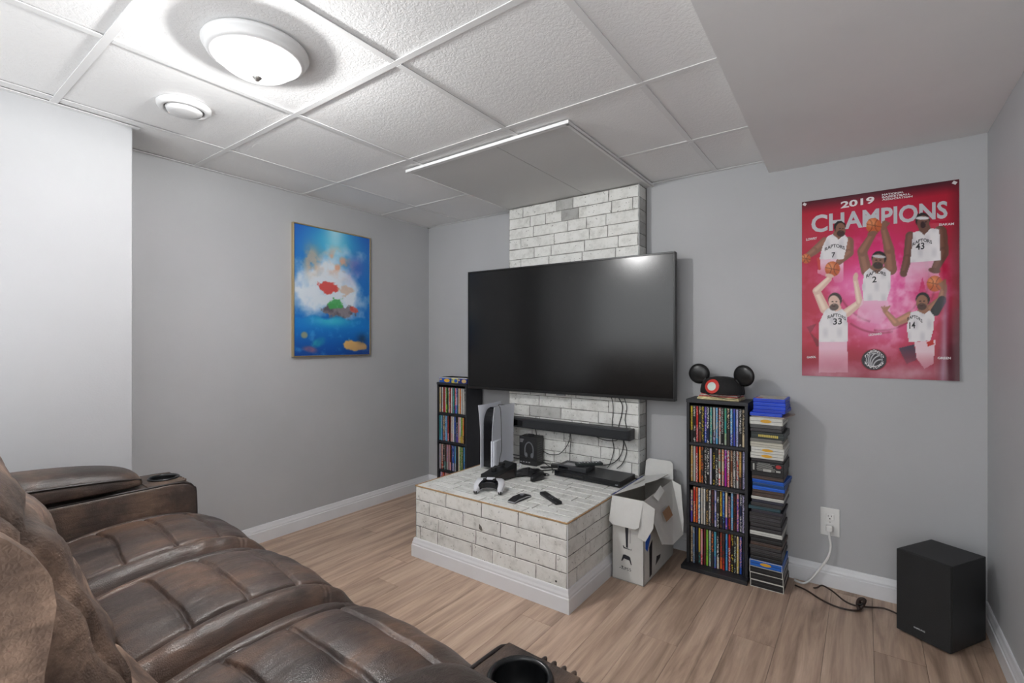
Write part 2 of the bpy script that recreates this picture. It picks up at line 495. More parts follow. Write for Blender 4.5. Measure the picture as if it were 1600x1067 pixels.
# ------------------------------------------------------------------ whitewashed brick stand and column
def brick_mat():
    m, nt, p = new_mat('whitewashed_brick')
    tc = nt.nodes.new('ShaderNodeTexCoord'); oi = nt.nodes.new('ShaderNodeObjectInfo')
    sc = nt.nodes.new('ShaderNodeMath'); sc.operation = 'MULTIPLY'; sc.inputs[1].default_value = 53
    nt.links.new(oi.outputs['Random'], sc.inputs[0])
    ad = nt.nodes.new('ShaderNodeVectorMath'); ad.operation = 'ADD'
    nt.links.new(tc.outputs['Object'], ad.inputs[0]); nt.links.new(sc.outputs[0], ad.inputs[1])
    n = nt.nodes.new('ShaderNodeTexNoise'); n.inputs['Scale'].default_value = 16; n.inputs['Detail'].default_value = 9; n.inputs['Roughness'].default_value = 0.68
    nt.links.new(ad.outputs[0], n.inputs['Vector'])
    r = ramp(nt, n.outputs[0], [(0.25, srgb(150, 149, 145)), (0.36, srgb(206, 206, 202)), (0.52, srgb(228, 228, 225)), (0.8, srgb(236, 236, 235))])
    n2 = nt.nodes.new('ShaderNodeTexNoise'); n2.inputs['Scale'].default_value = 70; n2.inputs['Detail'].default_value = 6
    nt.links.new(ad.outputs[0], n2.inputs['Vector'])
    r2 = ramp(nt, n2.outputs[0], [(0.30, (0.25, 0.25, 0.24)), (0.36, (1, 1, 1))])
    mu = nt.nodes.new('ShaderNodeMix'); mu.data_type = 'RGBA'; mu.blend_type = 'MULTIPLY'; mu.inputs[0].default_value = 0.8
    nt.links.new(r.outputs[0], mu.inputs[6]); nt.links.new(r2.outputs[0], mu.inputs[7])
    mu2 = nt.nodes.new('ShaderNodeMix'); mu2.data_type = 'RGBA'; mu2.blend_type = 'MULTIPLY'; mu2.inputs[0].default_value = 1.0
    nt.links.new(mu.outputs[2], mu2.inputs[6]); nt.links.new(oi.outputs['Color'], mu2.inputs[7])
    nt.links.new(mu2.outputs[2], p.inputs['Base Color'])
    p.inputs['Roughness'].default_value = 0.55
    b = nt.nodes.new('ShaderNodeBump'); b.inputs['Strength'].default_value = 0.15; b.inputs['Distance'].default_value = 0.002
    nt.links.new(n.outputs[0], b.inputs['Height']); nt.links.new(b.outputs[0], p.inputs['Normal'])
    return m
M_BRICK = brick_mat()
M_JOINT = mat('grey_mortar', srgb(126, 124, 120), 0.8, noise=0.5, nscale=25)
M_MDF = mat('raw_board_edge', srgb(178, 142, 100), 0.7, noise=0.15, nscale=40)
M_BLACKM = mat('black_metal', srgb(24, 24, 25), 0.45)

brng = random.Random(21)
def brick_mesh(w, h, t, rng, g=0.0011):
    """brick lying in XZ, face towards -y, sizes in metres, slightly wavy outline"""
    bm = bmesh.new()
    c = 0.0016; a = 0.0024
    pts = []
    nx = max(2, int(w / 0.045))
    for i in range(nx): pts.append((g + (w - 2 * g) * i / nx, g + rng.uniform(0, a)))
    pts.append((w - g - rng.uniform(0, a), g)); pts.append((w - g - rng.uniform(0, a), h / 2))
    for i in range(nx): pts.append((w - g - (w - 2 * g) * i / nx, h - g - rng.uniform(0, a)))
    pts.append((g + rng.uniform(0, a), h - g)); pts.append((g + rng.uniform(0, a), h / 2))
    cx, cz = w / 2, h / 2
    B = [bm.verts.new((x, 0, z)) for x, z in pts]
    T = [bm.verts.new((x + (c if x < cx else -c) * min(1, abs(x - cx) / 0.01), -t, z + (c if z < cz else -c) * min(1, abs(z - cz) / 0.01))) for x, z in pts]
    bm.faces.new(T)
    n = len(pts)
    for i in range(n): bm.faces.new((B[i], B[(i + 1) % n], T[(i + 1) % n], T[i]))
    bmesh.ops.recalc_face_normals(bm, faces=bm.faces)
    return bm_mesh('brick', bm, M_BRICK)
BRICKS = {}
def get_brick(w, h, t):
    k = (round(w, 2), round(h, 3), t)
    lst = BRICKS.setdefault(k, [])
    if len(lst) < 3:
        lst.append(brick_mesh(k[0], k[1], t, brng, 0.0022 if t == 0.0025 else 0.0011)); return lst[-1]
    return lst[brng.randrange(3)]
def brick_field(parent, width, height, rowh, place, t=0.002, dark=0.06, seed=1, rows_from_top=True, mod=None):
    """rows of bricks over width x height; place(x, z) -> (loc, rot) in the parent's frame"""
    rng = random.Random(seed)
    nrow = math.ceil(height / rowh - 1e-6)
    for r in range(nrow):
        z1 = height - r * rowh; z0 = max(0.0, z1 - rowh); hh = z1 - z0
        if hh < 0.008: continue
        x = -rng.uniform(0.02, 0.17) if r % 2 else -rng.uniform(0.0, 0.06)
        while x < width - 0.008:
            L = rng.choice((0.24, 0.26, 0.22, 0.13, 0.25, 0.12, 0.24))
            a, b = max(0, x), min(width, x + L)
            if b - a > 0.012:
                ww = round(b - a, 2) if (b - a) > 0.02 else 0.01
                me = get_brick(max(ww, 0.012), round(hh, 3), t)
                loc, rot = place(a, z0)
                o = link_mesh('brick', me, parent, loc, rot)
                o.scale = ((b - a) / max(round(max(ww, 0.012), 2), 0.01), 1, 1)
                q = rng.random()
                s = rng.uniform(0.93, 1.0)
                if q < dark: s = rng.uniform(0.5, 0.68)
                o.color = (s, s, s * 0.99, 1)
            x += L

SX0, SX1, SY0, SZ = 0.862, 1.815, -0.938, 0.385
st = tag(empty('brick_media_stand', (SX0, SY0, 0)), 'low whitewashed faux-brick media stand with white baseboard under the television', 'media stand')
SW, SD = SX1 - SX0, -SY0
obj('body', box_bm(0.002, SW - 0.002, 0.002, SD - 0.002, 0, SZ - 0.0025), M_JOINT, st)
# front, right side, left side and top faces
brick_field(st, SW - 0.008, 0.285, 0.0712, lambda x, z: ((x + 0.004, 0.002, z + 0.094), None), seed=4, dark=0.0)
brick_field(st, SD - 0.008, 0.285, 0.0712, lambda x, z: ((SW - 0.002, x + 0.004, z + 0.094), (0, 0, PI / 2)), seed=5, dark=0.04)
brick_field(st, SD - 0.008, 0.285, 0.0712, lambda x, z: ((0.002, SD - 0.004 - x, z + 0.094), (0, 0, -PI / 2)), seed=6, dark=0.04)
brick_field(st, SW - 0.010, SD - 0.125, 0.068, lambda x, z: ((x + 0.005, z + 0.005, SZ - 0.0025), (-PI / 2, 0, 0)), t=0.0025, seed=9, dark=0.0)
def edge(a, b):
    obj('edge_strip', box_bm(*a, *b, SZ - 0.0055, SZ + 0.0005, 0.0006, 1), M_MDF, st)
edge((0, SW), (-0.0015, 0.0035)); edge((SW - 0.0035, SW + 0.0015), (0.0035, SD - 0.11)); edge((-0.0015, 0.0035), (0.0035, SD - 0.11))
obj('corner_strip', box_bm(SW - 0.003, SW + 0.0015, -0.0015, 0.003, 0.094, SZ - 0.006, 0.0006, 1), M_TRIM, st)
def stand_base(a, b, nrm, ea, eb):
    bm = bmesh.new(); rings = []
    d = Vector((b[0] - a[0], b[1] - a[1])).normalized()
    for p, e, sgn in ((a, ea, -1), (b, eb, 1)):
        rings.append([bm.verts.new((p[0] + nrm[0] * q + d.x * sgn * q * e, p[1] + nrm[1] * q + d.y * sgn * q * e, z)) for q, z in BBP])
    n = len(BBP)
    for i in range(n): bm.faces.new((rings[0][i], rings[0][(i + 1) % n], rings[1][(i + 1) % n], rings[1][i]))
    bm.faces.new(rings[0]); bm.faces.new(rings[1][::-1])
    bmesh.ops.recalc_face_normals(bm, faces=bm.faces)
    obj('baseboard', bm, M_TRIM, st)
stand_base((0, 0), (SW, 0), (0, -1), 1, 1)
stand_base((SW, 0), (SW, SD - 0.016), (1, 0), 1, 0)
stand_base((0, 0), (0, SD - 0.016), (-1, 0), 1, 0)
bm = bmesh.new(); disc(bm, 0.895, 0.118, 0.005, 0.005, -0.0006, 10)
obj('dark_knot', bm, mat('dark_mark', srgb(40, 38, 36), 0.8), st)
bm = bmesh.new()
bm.faces.new([bm.verts.new(p) for p in ((0.455, -0.0007, 0.275), (0.472, -0.0007, 0.262), (0.478, -0.0007, 0.246), (0.469, -0.0007, 0.240), (0.455, -0.0007, 0.250))])
obj('dark_knot', bm, mat('brown_stain', srgb(92, 88, 82), 0.8, noise=0.4, nscale=60), st)

CX0, CX1, CY = 0.888, 1.812, -0.112
colm = tag(empty('brick_column', (CX0, CY, SZ)), 'whitewashed faux-brick column rising from stand to ceiling behind the television', 'brick column')
CW, CH = CX1 - CX0, 2.0725 - SZ
obj('body', box_bm(0.002, CW - 0.002, 0.002, -CY - 0.001, 0.001, CH), M_JOINT, colm)
brick_field(colm, CW - 0.006, CH - 0.004, 0.0695, lambda x, z: ((x + 0.003, 0.002, z + 0.002), None), seed=14, dark=0.09)
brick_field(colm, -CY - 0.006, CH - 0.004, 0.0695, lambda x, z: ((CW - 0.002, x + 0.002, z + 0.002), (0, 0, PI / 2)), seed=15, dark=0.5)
obj('corner_strip', box_bm(CW + 0.0005, CW + 0.004, -CY - 0.010, -CY - 0.001, 0.001, CH, 0.0008, 1), mat('grey_corner_bead', srgb(96, 94, 90), 0.6), colm)
obj('corner_strip', box_bm(CW - 0.002, CW + 0.001, -0.001, 0.002, 0.001, CH, 0.0006, 1), M_TRIM, colm)

# ------------------------------------------------------------------ television
M_SCREEN = mat('black_screen_glass', (0.004, 0.004, 0.0042), 0.2, spec=0.5)
M_BEZEL = mat('black_bezel', srgb(20, 20, 21), 0.35)
M_TVBACK = mat('black_plastic', srgb(22, 22, 23), 0.6)
TW, TH = 1.418, 0.812
pr = Vector((2.026, -0.144)); plx = Vector((0.609, -0.218))
ang = math.atan2(pr.y - plx.y, pr.x - plx.x)
cen = (pr + plx) / 2
tv = tag(empty('television', (cen.x, cen.y, 0.846), ang), 'large black flat-screen television switched off, mounted on the brick column', 'television')
obj('screen', box_bm(-TW / 2 + 0.010, TW / 2 - 0.010, 0.0035, 0.008, 0.016, TH - 0.010), M_SCREEN, tv)
bm = bmesh.new()
for a in ((-TW / 2, TW / 2, 0, 0.016), (-TW / 2, TW / 2, TH - 0.010, TH)):
    add_box(bm, a[0], a[1], 0.0, 0.045, a[2], a[3], 0.0015, 1)
for a in ((-TW / 2, -TW / 2 + 0.010), (TW / 2 - 0.010, TW / 2)):
    add_box(bm, a[0], a[1], 0.0, 0.045, 0.016, TH - 0.010, 0.0015, 1)
obj('bezel', bm, M_BEZEL, tv)
obj('back_cover', box_bm(-TW / 2 + 0.012, TW / 2 - 0.012, 0.008, 0.048, 0.012, TH - 0.012, 0.006), M_TVBACK, tv)
obj('wall_mount', box_bm(-0.2, 0.2, 0.048, 0.066, 0.25, 0.55, 0.003), M_BLACKM, tv)
obj('sensor_bar', box_bm(-0.015, 0.045, 0.004, 0.018, -0.009, 0.002, 0.003), mat('grey_sensor', srgb(110, 110, 112), 0.4), tv)

# soundbar on the column
sb = tag(empty('soundbar', (0.86, -0.195, 0.612)), 'long black soundbar fixed to the brick column below the television', 'soundbar')
obj('body', box_bm(0, 0.930, 0.002, 0.072, 0, 0.062, 0.006, 3), mat('soundbar_black', srgb(44, 46, 50), 0.5, bump=0.3, bscale=400), sb)
obj('grille', box_bm(0.012, 0.915, -0.001, 0.004, 0.006, 0.056, 0.002), mat('soundbar_grille', srgb(34, 36, 40), 0.65, bump=0.5, bscale=500), sb)
obj('end_cap', box_bm(0.918, 0.932, -0.001, 0.073, 0.0, 0.063, 0.005), mat('soundbar_end', srgb(30, 31, 34), 0.4), sb)
obj('end_cap', box_bm(-0.002, 0.012, -0.001, 0.073, 0.0, 0.063, 0.005), mat('soundbar_end2', srgb(30, 31, 34), 0.4), sb)
for xx in (0.2, 0.72): obj('wall_bracket', box_bm(xx, xx + 0.03, 0.070, 0.083, 0.012, 0.05), M_BLACKM, sb)
obj('display_window', box_bm(0.13, 0.20, -0.002, 0.003, 0.012, 0.05, 0.001, 1), M_SCREEN, sb)

# ------------------------------------------------------------------ sofa
def leather(name, dark, mid, light, rough, scale, stretch, bumps):
    m, nt, p = new_mat(name)
    tc = nt.nodes.new('ShaderNodeTexCoord')
    mp = nt.nodes.new('ShaderNodeMapping'); mp.inputs['Scale'].default_value = stretch
    nt.links.new(tc.outputs['Object'], mp.inputs['Vector'])
    n = nt.nodes.new('ShaderNodeTexNoise'); n.inputs['Scale'].default_value = scale; n.inputs['Detail'].default_value = 7; n.inputs['Roughness'].default_value = 0.6
    nt.links.new(mp.outputs[0], n.inputs['Vector'])
    r = ramp(nt, n.outputs[0], [(0.32, dark), (0.5, mid), (0.72, light)])
    nt.links.new(r.outputs[0], p.inputs['Base Color'])
    p.inputs['Roughness'].default_value = rough
    vo = nt.nodes.new('ShaderNodeTexVoronoi'); vo.feature = 'DISTANCE_TO_EDGE'; vo.inputs['Scale'].default_value = 260
    nt.links.new(tc.outputs['Object'], vo.inputs['Vector'])
    n3 = nt.nodes.new('ShaderNodeTexNoise'); n3.inputs['Scale'].default_value = 26; n3.inputs['Detail'].default_value = 5; n3.inputs['Distortion'].default_value = 1.0
    nt.links.new(mp.outputs[0], n3.inputs['Vector'])
    ma = nt.nodes.new('ShaderNodeMath'); ma.operation = 'MULTIPLY_ADD'; ma.inputs[1].default_value = 3.0
    nt.links.new(n3.outputs[0], ma.inputs[0]); nt.links.new(vo.outputs[0], ma.inputs[2])
    mp4 = nt.nodes.new('ShaderNodeMapping'); mp4.inputs['Scale'].default_value = (75, 13, 75)
    nt.links.new(tc.outputs['Object'], mp4.inputs['Vector'])
    n4 = nt.nodes.new('ShaderNodeTexNoise'); n4.inputs['Scale'].default_value = 1.0; n4.inputs['Detail'].default_value = 4; n4.inputs['Distortion'].default_value = 0.8
    nt.links.new(mp4.outputs[0], n4.inputs['Vector'])
    ma2 = nt.nodes.new('ShaderNodeMath'); ma2.operation = 'MULTIPLY_ADD'; ma2.inputs[1].default_value = 2.2
    nt.links.new(n4.outputs[0], ma2.inputs[0]); nt.links.new(ma.outputs[0], ma2.inputs[2])
    mr = nt.nodes.new('ShaderNodeMapRange'); mr.inputs[1].default_value = 0.3; mr.inputs[2].default_value = 0.7; mr.inputs[3].default_value = 0.78; mr.inputs[4].default_value = 1.22
    nt.links.new(n4.outputs[0], mr.inputs[0])
    vs_ = nt.nodes.new('ShaderNodeVectorMath'); vs_.operation = 'SCALE'
    nt.links.new(r.outputs[0], vs_.inputs[0]); nt.links.new(mr.outputs[0], vs_.inputs['Scale'])
    nt.links.new(vs_.outputs[0], p.inputs['Base Color'])
    b = nt.nodes.new('ShaderNodeBump'); b.inputs['Strength'].default_value = bumps; b.inputs['Distance'].default_value = 0.004
    nt.links.new(ma2.outputs[0], b.inputs['Height']); nt.links.new(b.outputs[0], p.inputs['Normal'])
    return m
M_SEAT = leather('brown_faux_leather', srgb(44, 37, 35), srgb(72, 59, 53), srgb(110, 84, 68), 0.38, 7.5, (1.0, 0.45, 1.0), 0.25)
M_ARM = leather('dark_brown_leather', srgb(40, 33, 30), srgb(64, 52, 46), srgb(100, 80, 66), 0.42, 8.0, (1, 1, 1), 0.22)
M_SUEDE = leather('tan_brown_suede', srgb(52, 42, 37), srgb(108, 87, 74), srgb(178, 148, 126), 0.75, 8.0, (1, 1, 1), 0.22)
M_PIPING = mat('dark_piping', srgb(40, 33, 31), 0.4)
M_CUP = mat('black_cup_plastic', srgb(16, 17, 19), 0.3)

def sheet(path, x0, x1, disp, nu, nv, sgn=1):
    """surface swept along a (y, z) path between x0 and x1 and pushed along its normal by disp(u, s)"""
    P = spline([(0, p[0], p[1]) for p in path], 24)
    L = [0.0]
    for a, b in zip(P[:-1], P[1:]): L.append(L[-1] + (b - a).length)
    tot = L[-1]
    ys = np.interp(np.linspace(0, tot, nv), L, [p.y for p in P]); zs = np.interp(np.linspace(0, tot, nv), L, [p.z for p in P])
    ty = np.gradient(ys); tz = np.gradient(zs); ln = np.hypot(ty, tz) + 1e-9
    ny, nz = -tz / ln * sgn, ty / ln * sgn
    S = np.linspace(0, tot, nv); Uu = np.linspace(0, 1, nu)
    UU, SS = np.meshgrid(Uu, S)
    D, XS = disp(UU, SS, tot)
    X = x0 + (x1 - x0) * UU + XS
    Y = ys[:, None] + ny[:, None] * D; Z = zs[:, None] + nz[:, None] * D
    V = np.stack([X, Y, Z], -1).reshape(-1, 3)
    Fc = [(j * nu + i, j * nu + i + 1, (j + 1) * nu + i + 1, (j + 1) * nu + i) for j in range(nv - 1) for i in range(nu - 1)]
    return V, Fc
def groove(x, c, w): return np.exp(-((x - c) / w) ** 2)

SR = math.radians(-2.4)
sofa = tag(empty('reclining_sofa', (0.72 - (0.72 * math.cos(SR) + 1.93 * math.sin(SR)), -1.93 - (0.72 * math.sin(SR) - 1.93 * math.cos(SR)), 0), SR), 'brown distressed leather three-seat reclining sofa with cup holder arms', 'sofa')
seat_path = [(-2.52, 0.44), (-2.44, 0.468), (-2.36, 0.492), (-2.25, 0.512), (-2.13, 0.518), (-2.02, 0.505), (-1.945, 0.468), (-1.900, 0.405), (-1.880, 0.31), (-1.882, 0.20), (-1.90, 0.10)]
seat_x = [(0.705, 1.218), (1.218, 1.731), (1.731, 2.312)]
for si, (xa, xb) in enumerate(seat_x):
    wr = random.Random(si + 40)
    cross = [0.13, 0.255, 0.38, 0.505, 0.64, 0.80]
    ph = [wr.uniform(0, 6) for _ in range(6)]
    def disp(U, S, tot, cross=cross, ph=ph):
        w = 0.513
        x = U * w
        c0, c1 = 0.070 + 0.006 * np.sin(S * 9 + ph[0]), 0.430 + 0.006 * np.sin(S * 8 + ph[1])
        d = 0.022 * (1 - np.abs(2 * U - 1) ** 3) - 0.035 * np.abs(2 * U - 1) ** 14
        ins = (x > c0) & (x < c1)
        d += -0.013 * groove(x, c0, 0.005) - 0.014 * groove(x, c1, 0.005)
        roll = np.clip((x - c1) / (w - c1), 0, 1)
        d += 0.016 * np.sin(PI * roll) * (x > c1)
        strip = np.clip(x / c0, 0, 1)
        d += 0.007 * np.sin(PI * strip) * (x < c0)
        uu = np.clip((x - c0) / (c1 - c0), 0, 1)
        puff = np.zeros_like(U)
        edges = [0.02] + cross + [tot]
        for a, b in zip(edges[:-1], edges[1:]):
            t = np.clip((S - a) / (b - a), 0, 1)
            puff = np.maximum(puff, np.sin(PI * t) ** 0.5 * (S >= a) * (S <= b))
        d += 0.011 * puff * np.sin(PI * uu) ** 0.45 * ins
        for k, c in enumerate(cross):
            cc = c + 0.012 * np.sin(PI * uu) + 0.004 * np.sin(uu * 7 + ph[k % 6])
            d += -0.011 * groove(S, cc, 0.0036) * ins
        d += 0.0016 * np.sin(S * 95 + 5 * np.sin(U * 6 + ph[2])) * (x > c1) * np.sin(PI * roll) * (0.5 + 0.5 * np.sin(S * 13 + ph[3]))
        d += 0.0013 * np.sin(x * 60 + 4 * np.sin(S * 7 + ph[4]) + ph[5]) * ins
        # stitched band over the front edge of rolls
        d += -0.004 * groove(S, 0.545, 0.004) * (~ins) - 0.004 * groove(S, 0.558, 0.004) * (~ins)
        return d, 0.0 * U
    V, Fc = sheet(seat_path, xa, xb, disp, 120, 260)
    me = mesh_from('seat_cushion', V, Fc, M_SEAT); me.polygons.foreach_set('use_smooth', [True] * len(me.polygons))
    so = link_mesh('seat_cushion', me, sofa)

back_path = [(-2.51, 0.42), (-2.462, 0.47), (-2.435, 0.53), (-2.450, 0.605), (-2.505, 0.69), (-2.535, 0.73), (-2.538, 0.79), (-2.570, 0.88), (-2.615, 0.985), (-2.68, 1.055), (-2.77, 1.065), (-2.85, 1.00), (-2.895, 0.77), (-2.91, 0.45), (-2.91, 0.12)]
for si, (xa, xb) in enumerate(seat_x):
    wr = random.Random(si + 60); ph = [wr.uniform(0, 6) for _ in range(6)]
    def disp(U, S, tot, ph=ph):
        e = np.abs(2 * U - 1)
        d = 0.03 * (1 - e ** 2.5) - 0.07 * e ** 10
        x = U * 0.513
        front = np.clip((0.95 - S) / 0.2, 0, 1)
        d += (-0.014 * groove(x, 0.075, 0.008) - 0.014 * groove(x, 0.438, 0.008)) * front
        d += -0.016 * groove(S, 0.365, 0.014) - 0.008 * groove(S, 0.62, 0.01) * front
        d += 0.004 * np.sin(x * 45 + 3 * np.sin(S * 14 + ph[0])) * np.sin(S * 23 + ph[1]) * front
        d += 0.0025 * np.sin(S * 70 + 6 * np.sin(U * 5 + ph[2])) * front
        return d, 0.0 * U
    V, Fc = sheet(back_path, xa - 0.004, xb + 0.004, disp, 70, 150, -1)
    me = mesh_from('back_cushion', V, Fc, M_SUEDE); me.polygons.foreach_set('use_smooth', [True] * len(me.polygons))
    bc = link_mesh('back_cushion', me, sofa)
    # closed ends of the cushion
    for xe in (xa + 0.0, xb - 0.0):
        poly = [(p.y, p.z) for p in spline([(0, y - (0.03 if y > -2.6 else -0.02), z - 0.02) for y, z in back_path], 4)]
        bm = bmesh.new(); add_prism(bm, poly, 0, xe - 0.012, xe + 0.012)
        bmesh.ops.recalc_face_normals(bm, faces=bm.faces)
        obj('side_panel', bm, M_SUEDE, bc)
obj('base_frame', box_bm(0.72, 2.29, -2.86, -1.96, 0.05, 0.40, 0.01), M_ARM, sofa)
for xx in (0.56, 2.40):
    for yy in (-2.68, -2.05):
        obj('foot', lathe_bm([(0, 0), (0.024, 0), (0.028, 0.055), (0, 0.055)], 16), M_CUP, sofa, loc=(xx, yy, 0))

def sofa_arm(x0, x1, dz, dy=0.0, cy=-2.030):
    a = empty('arm', (x0, dy, 0)); a.parent = sofa; a.scale = (1, 1, 1 + dz)
    w = x1 - x0
    yf = -1.948
    # arm box: side profile with a rounded front top corner
    prof = [(-2.80, 0.045), (yf, 0.045), (yf + 0.004, 0.30), (yf + 0.002, 0.545), (yf - 0.006, 0.578), (yf - 0.03, 0.597), (yf - 0.09, 0.604), (-2.30, 0.602), (-2.80, 0.600)]
    bm = prism_bm(prof, 0, 0.0, w, 0.012, 3)
    ab = obj('arm_body', bm, M_ARM, a, True)
    ab.data.polygons.foreach_set('use_smooth', [True] * len(ab.data.polygons))
    for xx in (0.007, w - 0.007):
        pts = [(xx, -2.72, 0.598), (xx, -2.30, 0.601), (xx, yf - 0.09, 0.6025), (xx, yf - 0.035, 0.5955), (xx, yf - 0.012, 0.577), (xx, yf - 0.002, 0.54), (xx, yf + 0.001, 0.30), (xx, yf - 0.003, 0.06)]
        obj('piping', tube_bm(pts, 0.0042, 8, 6), M_PIPING, a, True)
    # padded arm rest
    V = []; Fc = []
    nu, nv = 28, 44
    y0, y1 = -2.74, -2.115
    for j in range(nv):
        t = j / (nv - 1); y = y0 + (y1 - y0) * t
        end = (1 - abs(2 * t - 1) ** 7) ** 0.5
        hgt = 0.040 + 0.046 * math.sin(PI * min(1, 0.18 + t * 0.80)) ** 0.8
        for i in range(nu):
            q = 2 * PI * i / nu
            cxx = math.copysign(abs(math.cos(q)) ** 0.55, math.cos(q)); cz = math.copysign(abs(math.sin(q)) ** 0.75, math.sin(q))
            e2 = 0.55 + 0.45 * end
            zz = hgt * cz * (0.25 + 0.75 * end) if cz > 0 else 0.012 * cz
            V.append((w / 2 + (w / 2 + 0.006) * cxx * e2, y, 0.622 + zz))
    for j in range(nv - 1):
        for i in range(nu): Fc.append((j * nu + i, j * nu + (i + 1) % nu, (j + 1) * nu + (i + 1) % nu, (j + 1) * nu + i))
    Fc.append(tuple(range(nu))[::-1]); Fc.append(tuple((nv - 1) * nu + i for i in range(nu)))
    me = mesh_from('arm_pad', V, Fc, M_ARM); me.polygons.foreach_set('use_smooth', [True] * len(me.polygons))
    pad = link_mesh('arm_pad', me, a)
    for sx in (-1, 1):
        pts = []
        for k in range(1, 24):
            t = k / 24 if k < 23 else 0.985
            end = (1 - abs(2 * t - 1) ** 7) ** 0.5
            hgt = 0.040 + 0.046 * math.sin(PI * min(1, 0.18 + t * 0.80)) ** 0.8
            pts.append((w / 2 + sx * (w / 2 + 0.007) * 0.955 * (0.55 + 0.45 * end), y0 + (y1 - y0) * t, 0.622 + hgt * 0.50 * (0.25 + 0.75 * end)))
        obj('piping', tube_bm(pts, 0.0034, 6, 2), M_PIPING, a, True)
    # cup holder
    cup = obj('cup_holder', lathe_bm([(0.050, 0.0), (0.054, 0.003), (0.053, 0.007), (0.049, 0.009), (0.045, 0.007), (0.0445, 0.0), (0.042, -0.05), (0.0, -0.052)], 36), M_CUP, a, True, loc=(w / 2, cy, 0.604))
    cp_ = obj('cup_panel', box_bm(0.014, w - 0.014, -2.108, yf - 0.035, 0.602, 0.6065, 0.002), M_ARM, a)
    for target in (ab, cp_):
        cut(target, lathe_bm([(0, -0.06), (0.0455, -0.06), (0.0455, 0.03), (0, 0.03)], 36), (w / 2, cy, 0.604))
    for k in range(4):
        px_ = w * (0.50 + 0.11 * k)
        obj('pleat', tube_bm([(px_, -1.990, 0.6025), (px_, -1.976, 0.6025), (px_, yf - 0.032, 0.5955), (px_, yf - 0.010, 0.577), (px_, yf - 0.001, 0.545), (px_, yf + 0.001, 0.46)], 0.0042, 8, 4), M_ARM, a, True)
sofa_arm(0.482, 0.702, 0.028)
sofa_arm(2.318, 2.496, 0.026, -0.008, -2.048)

# ------------------------------------------------------------------ media towers and disc cases
M_TOWER = mat('black_woodgrain_board', srgb(38, 39, 44), 0.45, noise=0.12, nscale=30)
def media_tower(x, label):
    t = tag(empty('media_tower', (x, -0.015, 0)), label, 'media tower', 'pair of black media towers')
    W, D, H = 0.292, 0.175, 0.872
    th = 0.014
    def part(n, a): return obj(n, box_bm(*a, 0.001, 1), M_TOWER, t)
    part('base_plate', (-0.016, W + 0.004, -D - 0.044, -0.0, 0, 0.020))
    part('side_board', (0, th, -D, 0, 0.020, H - 0.018))
    part('side_board', (W - th, W, -D, 0, 0.020, H - 0.018))
    part('top_board', (-0.002, W + 0.002, -D - 0.002, 0, H - 0.018, H))
    part('back_board', (th, W - th, -0.004, 0, 0.020, H - 0.018))
    for z in (0.228, 0.440, 0.648):
        part('shelf', (th, W - th, -D + 0.004, -0.004, z - 0.014, z))
    return t
TX_R, TX_L = 2.100, 0.282
media_tower(TX_R, 'black media tower of disc cases to the right of the television')
media_tower(TX_L, 'black media tower of disc cases in the corner left of the television')

